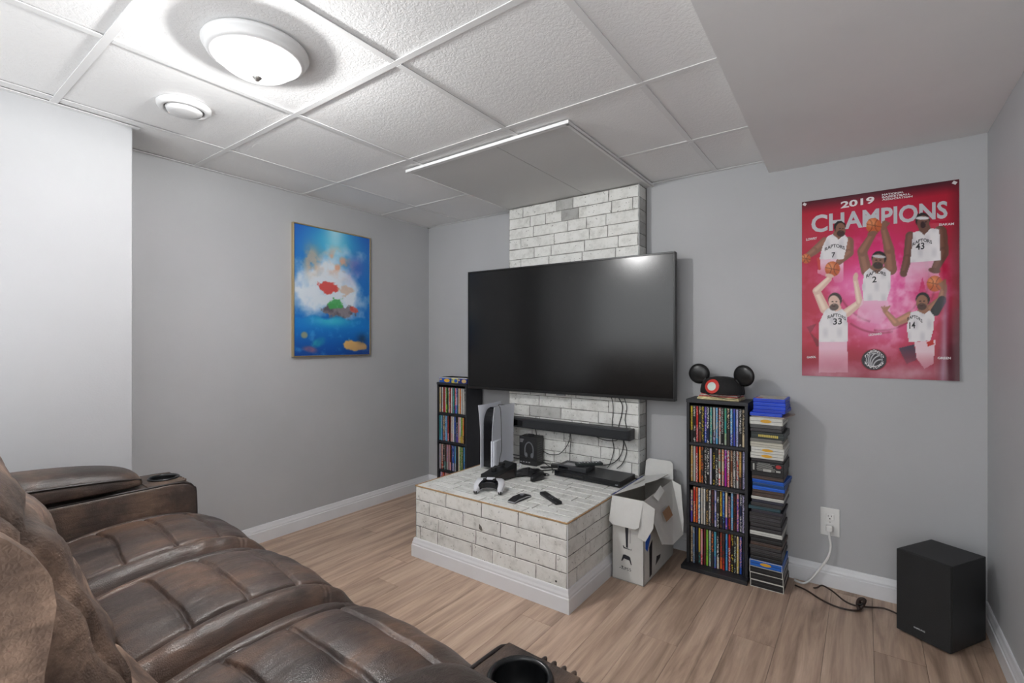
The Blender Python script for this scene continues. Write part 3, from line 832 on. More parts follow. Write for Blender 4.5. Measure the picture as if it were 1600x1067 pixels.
def spine_mat():
    m, nt, p = new_mat('printed_case_sleeve')
    oi = nt.nodes.new('ShaderNodeObjectInfo'); tc = nt.nodes.new('ShaderNodeTexCoord')
    at = nt.nodes.new('ShaderNodeAttribute'); at.attribute_type = 'OBJECT'; at.attribute_name = 'print_colour'
    at2 = nt.nodes.new('ShaderNodeAttribute'); at2.attribute_type = 'OBJECT'; at2.attribute_name = 'low_colour'
    sp = nt.nodes.new('ShaderNodeSeparateXYZ'); nt.links.new(tc.outputs['Object'], sp.inputs[0])
    sc = nt.nodes.new('ShaderNodeMath'); sc.operation = 'MULTIPLY'; sc.inputs[1].default_value = 91
    nt.links.new(oi.outputs['Random'], sc.inputs[0])
    cb = nt.nodes.new('ShaderNodeCombineXYZ')
    mx_ = nt.nodes.new('ShaderNodeMath'); mx_.operation = 'MULTIPLY'; mx_.inputs[1].default_value = 260; nt.links.new(sp.outputs[0], mx_.inputs[0])
    mz = nt.nodes.new('ShaderNodeMath'); mz.operation = 'MULTIPLY'; mz.inputs[1].default_value = 190; nt.links.new(sp.outputs[2], mz.inputs[0])
    nt.links.new(mx_.outputs[0], cb.inputs[0]); nt.links.new(sc.outputs[0], cb.inputs[1]); nt.links.new(mz.outputs[0], cb.inputs[2])
    n = nt.nodes.new('ShaderNodeTexNoise'); n.inputs['Scale'].default_value = 1.0; n.inputs['Detail'].default_value = 1.5
    nt.links.new(cb.outputs[0], n.inputs['Vector'])
    th = nt.nodes.new('ShaderNodeMath'); th.operation = 'GREATER_THAN'; th.inputs[1].default_value = 0.53
    nt.links.new(n.outputs[0], th.inputs[0])
    # title strip along the middle of the spine
    cb2 = nt.nodes.new('ShaderNodeCombineXYZ'); mz2 = nt.nodes.new('ShaderNodeMath'); mz2.operation = 'MULTIPLY'; mz2.inputs[1].default_value = 14
    nt.links.new(sp.outputs[2], mz2.inputs[0]); nt.links.new(mz2.outputs[0], cb2.inputs[0]); nt.links.new(sc.outputs[0], cb2.inputs[1])
    n2 = nt.nodes.new('ShaderNodeTexNoise'); n2.inputs['Scale'].default_value = 1.0; n2.inputs['Detail'].default_value = 0.0
    nt.links.new(cb2.outputs[0], n2.inputs['Vector'])
    th2 = nt.nodes.new('ShaderNodeMath'); th2.operation = 'GREATER_THAN'; th2.inputs[1].default_value = 0.42
    nt.links.new(n2.outputs[0], th2.inputs[0])
    ab = nt.nodes.new('ShaderNodeMath'); ab.operation = 'ABSOLUTE'; nt.links.new(sp.outputs[0], ab.inputs[0])
    lt = nt.nodes.new('ShaderNodeMath'); lt.operation = 'LESS_THAN'; lt.inputs[1].default_value = 0.0046; nt.links.new(ab.outputs[0], lt.inputs[0])
    m1 = nt.nodes.new('ShaderNodeMath'); m1.operation = 'MULTIPLY'; nt.links.new(th.outputs[0], m1.inputs[0]); nt.links.new(th2.outputs[0], m1.inputs[1])
    m2 = nt.nodes.new('ShaderNodeMath'); m2.operation = 'MULTIPLY'; nt.links.new(m1.outputs[0], m2.inputs[0]); nt.links.new(lt.outputs[0], m2.inputs[1])
    # lower part of the spine in its second colour
    lo = nt.nodes.new('ShaderNodeMath'); lo.operation = 'LESS_THAN'; lo.inputs[1].default_value = 0.062; nt.links.new(sp.outputs[2], lo.inputs[0])
    c1 = nt.nodes.new('ShaderNodeMix'); c1.data_type = 'RGBA'
    nt.links.new(lo.outputs[0], c1.inputs[0]); nt.links.new(oi.outputs['Color'], c1.inputs[6]); nt.links.new(at2.outputs['Color'], c1.inputs[7])
    c2 = nt.nodes.new('ShaderNodeMix'); c2.data_type = 'RGBA'
    nt.links.new(m2.outputs[0], c2.inputs[0]); nt.links.new(c1.outputs[2], c2.inputs[6]); nt.links.new(at.outputs['Color'], c2.inputs[7])
    nt.links.new(c2.outputs[2], p.inputs['Base Color'])
    p.inputs['Roughness'].default_value = 0.3
    return m
M_SPINE = spine_mat()
M_CASE = mat('black_case_plastic', srgb(26, 26, 28), 0.4)

def case_mesh(t, d, h):
    """standing disc case, centred in x, spine towards -y at y=0, bottom at z=0"""
    bm = bmesh.new()
    add_prism(bm, [(-t / 2, 0.003), (-t / 2 + 0.0015, 0.0006), (-t / 2 + 0.004, 0), (t / 2 - 0.004, 0), (t / 2 - 0.0015, 0.0006), (t / 2, 0.003), (t / 2, d), (-t / 2, d)], 2, 0.0, h)
    bmesh.ops.recalc_face_normals(bm, faces=bm.faces)
    # printed sleeve on spine, inset from top and bottom
    a = 0.0035
    w = t / 2 - 0.0004
    pts = [(-w, 0.0026), (-t / 2 + 0.004, -0.0005), (t / 2 - 0.004, -0.0005), (w, 0.0026)]
    lo = [bm.verts.new((x, y - 0.0004, a)) for x, y in pts]; hi = [bm.verts.new((x, y - 0.0004, h - a)) for x, y in pts]
    for i in range(3):
        f = bm.faces.new((lo[i], lo[i + 1], hi[i + 1], hi[i])); f.material_index = 1
    return bm_mesh('disc_case', bm, [M_CASE, M_SPINE])
CASE = {0.0140: case_mesh(0.0140, 0.135, 0.190), 0.0138: case_mesh(0.0118, 0.135, 0.172)}
NAMES = {'K': ('black', (30, 30, 32)), 'D': ('charcoal', (54, 52, 52)), 'W': ('white', (214, 214, 210)), 'P': ('pale grey', (188, 186, 182)), 'V': ('lavender', (176, 172, 206)),
         'Y': ('yellow', (206, 182, 60)), 'R': ('red', (190, 46, 44)), 'O': ('orange', (222, 112, 50)), 'B': ('blue', (40, 84, 176)), 'S': ('sky blue', (88, 160, 208)),
         'T': ('teal', (66, 158, 154)), 'G': ('green', (108, 158, 62)), 'M': ('magenta', (166, 30, 152)), 'N': ('navy', (34, 44, 78)), 'C': ('cream', (214, 196, 164)),
         'X': ('brown', (122, 78, 58)), 'I': ('pink', (212, 150, 156)), 'U': ('violet', (98, 78, 178)), 'Z': ('grey green', (166, 180, 164)), 'A': ('tan', (204, 166, 98)),
         'E': ('dark red', (112, 36, 34)), 'L': ('lime green', (140, 196, 60)), 'Q': ('steel blue', (104, 134, 170))}
ORD = ['first', 'second', 'third', 'fourth', 'fifth', 'sixth', 'seventh', 'eighth', 'ninth', 'tenth', 'eleventh', 'twelfth', 'thirteenth', 'fourteenth', 'fifteenth', 'sixteenth', 'seventeenth', 'eighteenth', 'nineteenth', 'twentieth', 'twenty-first', 'twenty-second']
drng = random.Random(5)
def shelf_of_cases(tx, z, codes, shelf_name, tower_name, group):
    """codes: two letters each, spine colour and print colour; third letter = colour of the lower end"""
    n = len(codes)
    W = 0.262
    step = W / n
    for i, c in enumerate(codes):
        small = len(c) > 3
        me = CASE[0.0138 if small else 0.0140]
        o = link_mesh('disc_case', me)
        o.location = (tx + 0.015 + step * (i + 0.5), -0.015 - 0.171 + drng.uniform(0.004, 0.014), z + 0.0002)
        o.scale = ((step - 0.0003) / (0.0118 if small else 0.0140), 1, 1)
        o.color = (*srgb(*NAMES[c[0]][1]), 1)
        o['print_colour'] = list(srgb(*NAMES[c[1]][1]))
        lowc = c[2] if len(c) > 2 else c[0]
        o['low_colour'] = list(srgb(*NAMES[lowc][1]))
        a, b = NAMES[c[0]][0], NAMES[c[1]][0]
        tag(o, '%s disc case with %s print, %s from left, %s shelf, %s tower' % (a, b, ORD[i], shelf_name, tower_name), 'disc case', group)
ZS_ = (0.648, 0.440, 0.228, 0.020)
right = [
    ['YDD', 'KW', 'RI', 'DCX', 'DYD', 'UVB', 'NW', 'TZ', 'PDV', 'SP', 'PRP', 'KP', 'TGZ', 'DCD', 'SWB', 'BU', 'VQ', 'DWD', 'KCC'],
    ['AC', 'PZ', 'RW', 'OY', 'DOD', 'KP', 'KW', 'VP', 'KYK', 'DWK', 'ZRW', 'COP', 'MV', 'WRI', 'XC', 'PD', 'PR', 'AXD', 'VN'],
    ['CUUx', 'RCO', 'OR', 'WSW', 'PC', 'WPP', 'DAD', 'PD', 'DE', 'VB', 'DWK', 'YXD', 'BSN', 'CIU', 'IDRx', 'SP', 'KE', 'IU', 'NW', 'VD'],
    ['CX', 'QP', 'NDK', 'YTD', 'IRI', 'ED', 'LG', 'PTP', 'DO', 'STU', 'KWC', 'XRO', 'DER', 'SB', 'RWR', 'KYK', 'DZ', 'CYC', 'BIB', 'KN'],
]
for z, cs, nm in zip(ZS_, right, ('top', 'second', 'third', 'bottom')):
    shelf_of_cases(TX_R, z, cs, nm, 'right', 'disc cases on the ' + nm + ' shelf of the right tower')
left = [
    ['CY', 'PW', 'RXR', 'IW', 'GDL', 'WG', 'RI', 'WP', 'TNT', 'IRU', 'VBS', 'CW', 'OA', 'WC', 'PW', 'PD'],
    ['TS', 'SP', 'CXI', 'SW', 'QSS', 'ERI', 'XE', 'PWI', 'WP', 'BQN', 'KVU', 'IP', 'WPY', 'LGY', 'OAX', 'XOO'],
    ['PV', 'ICR', 'DPD', 'DXT', 'IVP', 'IPI', 'EXI', 'NBK', 'BVV', 'SQP', 'KD', 'CP', 'GZG', 'GC', 'SB', 'OY'],
    ['VN', 'IR', 'RO', 'IX', 'CP', 'XI', 'DP', 'PC', 'QN', 'WP', 'BW', 'IC', 'RK', 'GW', 'DY', 'PV'],
]
for z, cs, nm in zip(ZS_, left, ('top', 'second', 'third', 'bottom')):
    shelf_of_cases(TX_L, z, cs, nm, 'corner', 'disc cases on the ' + nm + ' shelf of the corner tower')
# one case lying on top of the row on the third shelf
fo = link_mesh('disc_case', CASE[0.0140]); fo.color = (*srgb(60, 60, 64), 1); fo['print_colour'] = list(srgb(150, 150, 150)); fo['low_colour'] = list(srgb(60, 60, 64))
fo.rotation_euler = (0, PI / 2, 0); fo.location = (TX_R + 0.072, -0.188, 0.228 + 0.190 + 0.0036); fo.scale = (0.45, 1, 0.95)
tag(fo, 'thin dark case lying flat on top of the third shelf row, right tower', 'disc case')

# boxes on the corner tower
def carton(name, x, y, z, w, d, h, rz, mats, label, cat, group=None, band=True):
    t = tag(empty(name, (x, y, z), rz), label, cat, group)
    obj('box', box_bm(0, w, 0, d, 0, h, 0.001, 1), mats[0], t)
    obj('lid_edge', box_bm(-0.001, w + 0.001, -0.001, d + 0.001, h - 0.005, h, 0.0008, 1), mats[1], t)
    bm = bmesh.new()
    n = 18
    bm.faces.new([bm.verts.new((w * (0.68 + 0.26 * math.cos(2 * PI * i / n)), -0.0006, h * (0.42 + 0.34 * math.sin(2 * PI * i / n)))) for i in range(n)])
    bm.faces.new([bm.verts.new(p) for p in ((w * 0.05, -0.0006, h * 0.45), (w * 0.22, -0.0006, h * 0.45), (w * 0.22, -0.0006, h * 0.7), (w * 0.05, -0.0006, h * 0.7))])
    obj('print', bm, mats[2], t)
    return t
MB1 = mat('print_blue', srgb(34, 92, 184), 0.35); MWH = mat('print_white', srgb(222, 222, 218), 0.4); MYL = mat('print_yellow', srgb(232, 176, 50), 0.4)
MNV = mat('print_navy', srgb(26, 44, 128), 0.35); MYG = mat('print_yellowgreen', srgb(208, 196, 84), 0.4); MTN = mat('print_tan', srgb(206, 176, 120), 0.4)
carton('disc_box_set', 0.302, -0.185, 0.872, 0.112, 0.13, 0.038, 0.0, (MB1, MWH, MYL), 'blue and yellow boxed set lying on the corner tower', 'box', 'boxes on the corner tower')
carton('disc_box_set', 0.418, -0.180, 0.872, 0.064, 0.13, 0.038, 0.0, (MYG, MWH, MB1), 'yellow boxed set between two blue boxes on the corner tower', 'box', 'boxes on the corner tower')
carton('disc_box_set', 0.487, -0.185, 0.872, 0.085, 0.13, 0.040, 0.0, (MNV, MWH, MTN), 'navy boxed set on the corner tower nearest the television', 'box', 'boxes on the corner tower')

# ------------------------------------------------------------------ stack of cases beside the tower
MATC = {}
def cmat(rgb, rough=0.4):
    k = (tuple(rgb), rough)
    if k not in MATC: MATC[k] = mat('case_%d_%d_%d' % tuple(rgb), srgb(*rgb), rough, noise=0.06, nscale=60)
    return MATC[k]
BLK, DRK, GRY, WHT, BLU, DBL, BRN, CRM = (26, 26, 28), (46, 44, 46), (84, 84, 84), (206, 206, 200), (20, 70, 205), (22, 66, 120), (66, 52, 46), (190, 186, 172)
# thickness mm, kind, colour, x offset mm, y offset mm, rotation deg, extra
stack = [
    (29, 'clam', BLK, 0, 0, 0, 'outline'), (29, 'clam', BLK, -2, 2, 0.6, 'outline'), (27, 'clam', BLK, -4, 0, -0.5, 'outline'), (27, 'clam', (20, 96, 190), -5, 1, 0, 'oval'),
    (15, 'keep', BLK, -4, 4, 1, None), (15, 'keep', BLK, -6, 6, -1, None), (15, 'keep', DRK, -5, 4, 0, None), (15, 'keep', DRK, -8, 5, 1.5, None), (15, 'keep', BRN, -4, 3, -1, None),
    (15, 'keep', BLK, -3, 6, 2, None), (15, 'keep', BLK, -7, 5, 0, None), (16, 'snap', WHT, -4, 0, 0.5, None), (14, 'keep', DRK, -6, 3, 0, None),
    (15, 'keep', DRK, -6, 9, -1, None), (15, 'keep', DRK, -9, 10, 0, None), (15, 'keep', (54, 52, 56), -10, 10, 0, None), (15, 'keep', DRK, -9, 9, 1, None), (15, 'keep', (40, 38, 48), 0, 4, 0, None),
    (15, 'keep', (36, 62, 70), -11, 3, 2, None), (15, 'keep', DRK, -2, 2, 0, None), (14, 'keep', (38, 40, 52), 2, 1, -1, None), (12, 'snap', WHT, 2, 0, 0, None), (15, 'keep', BRN, 4, 0, 0.5, None), (14, 'keep', BRN, 5, 2, 0, None),
    (14, 'blu', (18, 92, 200), 7, 0, 1, None), (14, 'blu', DBL, 6, 1, -3, None), (14, 'blu', (22, 84, 180), 4, 0, -5, None), (15, 'keep', BRN, 2, 4, 0, None), (15, 'keep', BLK, 2, 2, 0, None),
    (44, 'clam', BLK, 1, -2, 0, 'credits'), (14, 'keep', DRK, 0, 2, 0, None), (24, 'clam', WHT, 0, -2, 1, 'oval'), (24, 'clam', WHT, 3, -2, 0, 'oval'),
    (20, 'snap', CRM, -2, 0, 0, None), (14, 'keep', (120, 118, 112), -4, 0, 0, None), (28, 'clam', (40, 46, 46), 2, 0, 0, 'title'), (15, 'keep', DRK, -4, 4, 2, None), (15, 'keep', GRY, -6, 6, 0, None),
    (30, 'clam', WHT, -4, 2, 0, 'oval'), (6, 'snap', (176, 160, 150), 4, 0, -8, None), (14, 'blu', BLU, -4, 0, 3, None), (14, 'blu', (24, 60, 190), 8, 2, -2, None), (15, 'blu', BLU, 10, 0, 0, None), (15, 'blu', BLU, 10, 0, 0.6, None), (15, 'blu', (16, 62, 196), 9, 1, 0, None),
]
KINDC = {tuple(BLK): 'black', tuple(DRK): 'charcoal', tuple(GRY): 'grey', tuple(WHT): 'white', tuple(BLU): 'bright blue', tuple(DBL): 'dark blue', tuple(BRN): 'dark brown', tuple(CRM): 'cream', (20, 96, 190): 'blue', (54, 52, 56): 'charcoal', (40, 38, 48): 'dark violet', (36, 62, 70): 'dark teal', (38, 40, 52): 'dark navy', (18, 92, 200): 'blue', (22, 84, 180): 'blue', (120, 118, 112): 'grey', (40, 46, 46): 'dark green', (176, 160, 150): 'beige', (24, 60, 190): 'bright blue', (16, 62, 196): 'bright blue'}
M_OUTL = mat('white_cardboard_edge', srgb(200, 198, 190), 0.6)
M_OVAL = mat('gold_sticker', srgb(214, 160, 40), 0.4)
M_PRINTG = mat('grey_print', srgb(176, 176, 170), 0.5)
M_PRINTR = mat('red_print', srgb(170, 44, 44), 0.5)
SXC, SYF = 2.478, -0.216
zt = 0.0
tot = len(stack)
flat_mesh = {}
srng = random.Random(77)
scale_z = 0.900 / (sum(s[0] for s in stack) / 1000.0)
def count_word(i):
    return 'bottommost' if i == 0 else ('topmost' if i == tot - 1 else None)
NUMW = ['zero', 'one', 'two', 'three', 'four', 'five', 'six', 'seven', 'eight', 'nine', 'ten', 'eleven', 'twelve', 'thirteen', 'fourteen', 'fifteen', 'sixteen', 'seventeen', 'eighteen', 'nineteen', 'twenty', 'twenty-one', 'twenty-two', 'twenty-three', 'twenty-four']
for i, (th, kind, colr, ox, oy, rz, extra) in enumerate(stack):
    th2 = round(th * scale_z, 2)
    key = (kind, th2, tuple(colr))
    if key not in flat_mesh:
        w, d = {'clam': (0.140, 0.205), 'keep': (0.134, 0.188), 'snap': (0.138, 0.190), 'blu': (0.136, 0.172)}[kind]
        h = th2 / 1000.0
        bm = bmesh.new()
        add_box(bm, -w / 2, w / 2, 0, d, 0.0, h - 0.0003, min(0.0025, h / 5), 2)
        add_box(bm, -w / 2 + 0.003, w / 2 - 0.003, -0.0005, 0.004, h * 0.45, h * 0.53, 0, 1, 1)
        add_box(bm, w / 2 - 0.003, w / 2 + 0.0005, 0.003, d - 0.003, h * 0.45, h * 0.53, 0, 1, 1)
        lip = tuple(max(0, int(c * 0.6)) for c in colr) if sum(colr) > 200 else tuple(int(c * 1.7) for c in colr)
        flat_mesh[key] = (bm_mesh('disc_case', bm, [cmat(colr), cmat(lip)]), w, d, h)
    me, w, d, h = flat_mesh[key]
    nm = 'video_case' if kind == 'clam' else 'disc_case'
    o = link_mesh(nm, me, None, (SXC + ox / 1000.0, SYF + oy / 1000.0, zt), (0, 0, math.radians(rz)))
    pos = count_word(i)
    if pos is None:
        pos = ('number %s from the bottom' % NUMW[i + 1]) if i < tot // 2 else ('number %s from the top' % NUMW[tot - i])
    lab = '%s case lying flat, %s of the stack beside the tower' % (KINDC[tuple(colr)], pos)
    if extra == 'oval': lab = '%s case with gold oval sticker, %s of the stack' % (KINDC[tuple(colr)], pos)
    if extra == 'credits': lab = 'thick black case printed with white credits, in the stack beside the tower'
    if extra == 'title': lab = 'dark case with yellow lettering, between white cases in the stack beside the tower'
    tag(o, lab, 'video case' if kind == 'clam' else 'disc case', 'cases in the tall stack')
    if extra == 'outline':
        bm = bmesh.new(); e = 0.0022
        for a in ((-w / 2, w / 2, 0.0, e), (-w / 2, w / 2, h - e, h - 0.0005)): add_box(bm, a[0], a[1], -0.0012, 0.002, a[2], a[3])
        for a in ((-w / 2 - 0.0005, -w / 2 + e), (w / 2 - e, w / 2 + 0.0005)): add_box(bm, a[0], a[1], -0.0012, 0.002, e, h - e)
        add_box(bm, w / 2 - 0.001, w / 2 + 0.0007, 0.0, d - 0.004, h - e, h - 0.0005)
        obj('white_edge', bm, M_OUTL, o)
    elif extra == 'oval':
        bm = bmesh.new(); disc(bm, 0.0, h / 2, 0.024, h * 0.24, -0.0009, 24)
        obj('oval_sticker', bm, M_OVAL, o)
        bm = bmesh.new()
        for xx in (-w / 2 + 0.0012, w / 2 - 0.0032): add_box(bm, xx, xx + 0.002, -0.0012, 0.002, 0.001, h - 0.001)
        add_box(bm, -w / 2 + 0.001, w / 2 - 0.001, -0.0009, 0.002, h - 0.003, h - 0.0008)
        obj('white_edge', bm, M_OUTL, o)
    elif extra == 'credits':
        bm = bmesh.new()
        for k in range(9):
            zz = h * (0.88 - 0.085 * k)
            add_box(bm, -0.045 + srng.uniform(0, 0.008), srng.uniform(0.0, 0.04), -0.0008, 0.001, zz, zz + 0.0012)
        add_box(bm, -0.016, 0.018, -0.001, 0.001, h * 0.16, h * 0.38)
        add_box(bm, -0.060, -0.053, -0.001, 0.001, h * 0.2, h * 0.8); add_box(bm, 0.038, 0.056, -0.001, 0.001, h * 0.2, h * 0.36)
        obj('credits_print', bm, M_PRINTG, o)
        bm = bmesh.new(); disc(bm, 0.048, h * 0.72, 0.012, h * 0.17, -0.001, 20); obj('red_print', bm, M_PRINTR, o)
    elif extra == 'title':
        bm = bmesh.new()
        for k in range(10): add_box(bm, -0.038 + 0.0085 * k, -0.0315 + 0.0085 * k, -0.001, 0.001, h * (0.30 - 0.004 * k), h * (0.62 + 0.01 * (k % 3)))
        obj('title_print', bm, mat('yellow_print', srgb(206, 186, 90), 0.5), o)
    zt += h
# printed sheet facing up on the topmost case
bm = bmesh.new(); add_box(bm, -0.060, 0.060, 0.006, 0.160, 0, 0.0006)
o_top = o
pr_ = obj('cover_print', bm, mat('mottled_cover_print', srgb(186, 182, 172), 0.35, noise=0.35, nscale=28), o_top); pr_.location = (0, 0, h - 0.0003)
bm = bmesh.new(); add_box(bm, -0.060, -0.030, 0.010, 0.05, 0.0006, 0.0010)
p2 = obj('cover_print', bm, mat('red_cover_print', srgb(176, 70, 60), 0.35, noise=0.3, nscale=40), o_top); p2.location = (0, 0, h - 0.0003)

# ------------------------------------------------------------------ cap with round ears on the tower
M_FELT = mat('black_felt', srgb(24, 24, 25), 0.85, bump=0.4, bscale=300)
M_EAR = mat('black_moulded_plastic', srgb(22, 22, 23), 0.33)
mg = tag(empty('folded_brochure', (2.142, -0.150, 0.872), math.radians(-4)), 'pile of folded colourful brochures under the eared cap', 'brochures')
for k, (c, dz) in enumerate((((206, 196, 150), 0.0), ((214, 200, 150), 0.0085), ((196, 96, 92), 0.0145), ((214, 204, 190), 0.0205), ((190, 80, 84), 0.0255))):
    obj('brochure', box_bm(0.004 * k, 0.205 - 0.003 * k, 0.003 * k, 0.118, dz, dz + (0.008 if k == 0 else 0.0048), 0.001, 1), mat('brochure_print_%d' % k, srgb(*c), 0.45, noise=0.3, nscale=55), mg)
hat = tag(empty('eared_cap', (2.256, -0.106, 0.9025), math.radians(-10)), 'black felt cap with two round ears and a red patch on the tower', 'cap')
cap_prof = [(0.098, 0.0), (0.100, 0.003), (0.099, 0.02), (0.096, 0.036), (0.088, 0.052), (0.074, 0.065), (0.054, 0.074), (0.03, 0.079), (0, 0.080)]
capm = lathe_bm([(0.094, 0.002)] + cap_prof, 40); bmesh.ops.scale(capm, vec=(1.0, 0.80, 1.0), verts=capm.verts)
obj('crown', capm, M_FELT, hat, True)
def ear(sx):
    bm = bmesh.new()
    prof = [(0, 0.010), (0.02, 0.009), (0.036, 0.005), (0.045, 0.0), (0.0485, -0.005), (0.0495, -0.004), (0.046, 0.0025), (0.037, 0.008), (0.02, 0.0125), (0, 0.0135)]
    add_lathe(bm, prof, 36, Matrix.Rotation(PI / 2, 4, 'X'))
    bmesh.ops.recalc_face_normals(bm, faces=bm.faces)
    obj('ear', bm, M_EAR, hat, True, (sx * 0.103, -0.02, 0.088), (0.10, sx * 0.18, -sx * 0.16 if sx > 0 else 0.18))
    obj('ear_stem', box_bm(-0.012, 0.012, -0.006, 0.004, -0.03, 0.0, 0.003), M_EAR, hat, False, (sx * 0.082, -0.016, 0.066), (0, sx * 0.6, 0))
ear(-1); ear(1)
def patch(r, y, m, nm):
    V = []; n = 28; F_ = []
    for i in range(n):
        a = 2 * PI * i / n
        V.append((r * math.cos(a), r * math.sin(a)))
    rings = []
    bm = bmesh.new()
    def onto(px, pz):
        # wrap on the front of the crown
        xx = -0.020 + px; zz = 0.036 + pz * 0.92
        rr = np.interp(zz, [q[1] for q in cap_prof[1:]], [q[0] for q in cap_prof[1:]])
        xx = max(-rr * 0.98, min(rr * 0.98, xx))
        return (xx, -0.80 * math.sqrt(max(rr * rr - xx * xx, 0)) - y, zz)
    prev = None
    for k in range(1, 6):
        ring = [bm.verts.new(onto(px * k / 5, pz * k / 5)) for px, pz in V]
        if prev is None: bm.faces.new(ring)
        else:
            for i in range(n): bm.faces.new((prev[i], prev[(i + 1) % n], ring[(i + 1) % n], ring[i]))
        prev = ring
    bmesh.ops.recalc_face_normals(bm, faces=bm.faces)
    return obj(nm, bm, m, hat, True)
pt = patch(0.035, 0.0022, mat('red_patch', srgb(206, 58, 48), 0.6), 'round_patch')
patch(0.021, 0.0034, mat('pale_patch', srgb(200, 214, 206), 0.6), 'patch_centre')
obj('elastic_cord', tube_bm([(-0.05, -0.078, 0.004), (-0.02, -0.092, -0.004), (0.03, -0.095, -0.012), (0.07, -0.09, -0.016), (0.10, -0.07, -0.008), (0.095, -0.03, 0.004)], 0.0014, 6, 6), M_BLACKM, hat, True)
hat.scale = (1.1, 1.0, 1.1)

# ------------------------------------------------------------------ posters: painted as fine vertex colour grids
def painted_mat(name, rough, spec=0.5, coat=0.0):
    m, nt, p = new_mat(name)
    ca = nt.nodes.new('ShaderNodeVertexColor'); ca.layer_name = 'print'
    nt.links.new(ca.outputs[0], p.inputs['Base Color'])
    p.inputs['Roughness'].default_value = rough; p.inputs['Specular IOR Level'].default_value = spec
    p.inputs['Coat Weight'].default_value = coat; p.inputs['Coat Roughness'].default_value = 0.1
    return m
def lin(a):
    a = np.clip(a, 0, 255) / 255.0
    return np.where(a <= 0.04045, a / 12.92, ((a + 0.055) / 1.055) ** 2.4)
class Canvas:
    """colour grid; X, Y are drawing coordinates of every grid point"""
    def __init__(self, X, Y, base):
        self.X, self.Y = X, Y
        self.track = False; self.fig = np.zeros(X.shape)
        self.c = np.zeros(X.shape + (3,)) + np.array(base, float)
    def put(self, mask, col, a=1.0):
        k = (np.clip(mask, 0, 1) * a)[..., None]
        if self.track: self.fig = np.maximum(self.fig, k[..., 0])
        self.c = self.c * (1 - k) + np.array(col, float) * k
    def ell(self, cx, cy, rx, ry, rot=0, soft=2.0):
        c, s = math.cos(rot), math.sin(rot)
        dx, dy = self.X - cx, self.Y - cy
        u, v = (dx * c + dy * s) / rx, (-dx * s + dy * c) / ry
        r = np.sqrt(u * u + v * v)
        return np.clip((1 - r) * min(rx, ry) / soft + 0.5, 0, 1)
    def cap(self, x0, y0, r0, x1, y1, r1, soft=2.0):
        dx, dy = x1 - x0, y1 - y0
        t = np.clip(((self.X - x0) * dx + (self.Y - y0) * dy) / (dx * dx + dy * dy), 0, 1)
        d = np.hypot(self.X - x0 - t * dx, self.Y - y0 - t * dy)
        return np.clip((r0 + (r1 - r0) * t - d) / soft + 0.5, 0, 1)
    def poly(self, pts):
        ins = np.zeros(self.X.shape, bool)
        n = len(pts)
        for i in range(n):
            (xa, ya), (xb, yb) = pts[i], pts[(i + 1) % n]
            if ya == yb: continue
            cond = ((ya > self.Y) != (yb > self.Y)) & (self.X < (xb - xa) * (self.Y - ya) / (yb - ya) + xa)
            ins ^= cond
        return ins.astype(float)
def vnoise(X, Y, s, seed, octv=4):
    rng = np.random.RandomState(seed)
    out = np.zeros(X.shape); amp = 1.0; tot = 0
    for o in range(octv):
        g = rng.rand(64, 64)
        x, y = X / s * 2 ** o, Y / s * 2 ** o
        xi, yi = np.floor(x).astype(int), np.floor(y).astype(int)
        fx, fy = x - xi, y - yi
        fx = fx * fx * (3 - 2 * fx); fy = fy * fy * (3 - 2 * fy)
        G = lambda a, b: g[a % 64, b % 64]
        out += amp * ((G(xi, yi) * (1 - fx) + G(xi + 1, yi) * fx) * (1 - fy) + (G(xi, yi + 1) * (1 - fx) + G(xi + 1, yi + 1) * fx) * fy)
        tot += amp; amp *= 0.5
    return out / tot
def grid_mesh(name, nu, nv, fpos, col, m):
    u, v = np.meshgrid(np.linspace(0, 1, nu), np.linspace(0, 1, nv))
    P = np.stack(fpos(u, v), -1).reshape(-1, 3)
    idx = np.arange(nu * nv).reshape(nv, nu)
    Fc = np.stack([idx[:-1, :-1], idx[:-1, 1:], idx[1:, 1:], idx[1:, :-1]], -1).reshape(-1, 4)
    me = bpy.data.meshes.new(name)
    me.vertices.add(len(P)); me.vertices.foreach_set('co', P.ravel())
    me.loops.add(Fc.size); me.loops.foreach_set('vertex_index', Fc.ravel())
    me.polygons.add(len(Fc)); me.polygons.foreach_set('loop_start', np.arange(0, Fc.size, 4)); me.polygons.foreach_set('loop_total', np.full(len(Fc), 4))
    me.update(calc_edges=True)
    at = me.color_attributes.new('print', 'FLOAT_COLOR', 'POINT')
    rgba = np.ones((len(P), 4)); rgba[:, :3] = lin(col.reshape(-1, 3))
    at.data.foreach_set('color', rgba.ravel().astype(np.float32))
    me.materials.append(m)
    me.polygons.foreach_set('use_smooth', [True] * len(Fc))
    me.validate()
    return me

# --- basketball poster on the back wall; drawn in a 938 x 1067 frame whose corners map to the sheet
PX0, PX1, PZ0, PZ1 = 2.602, 3.173, 1.003, 1.855
PW, PH = PX1 - PX0, PZ1 - PZ0
def homog(src, dst):
    A = []
    for (x, y), (u, v) in zip(src, dst):
        A.append([x, y, 1, 0, 0, 0, -u * x, -u * y, -u]); A.append([0, 0, 0, x, y, 1, -v * x, -v * y, -v])
    return np.linalg.svd(np.array(A, float))[2][-1].reshape(3, 3)
QUAD = [(80, 148), (864, 33), (866, 1048), (75, 1014)]
H_uv2px = homog([(0, 1), (1, 1), (1, 0), (0, 0)], QUAD)
H_px2uv = np.linalg.inv(H_uv2px)
def hmap(H, x, y):
    w = H[2, 0] * x + H[2, 1] * y + H[2, 2]
    return (H[0, 0] * x + H[0, 1] * y + H[0, 2]) / w, (H[1, 0] * x + H[1, 1] * y + H[1, 2]) / w
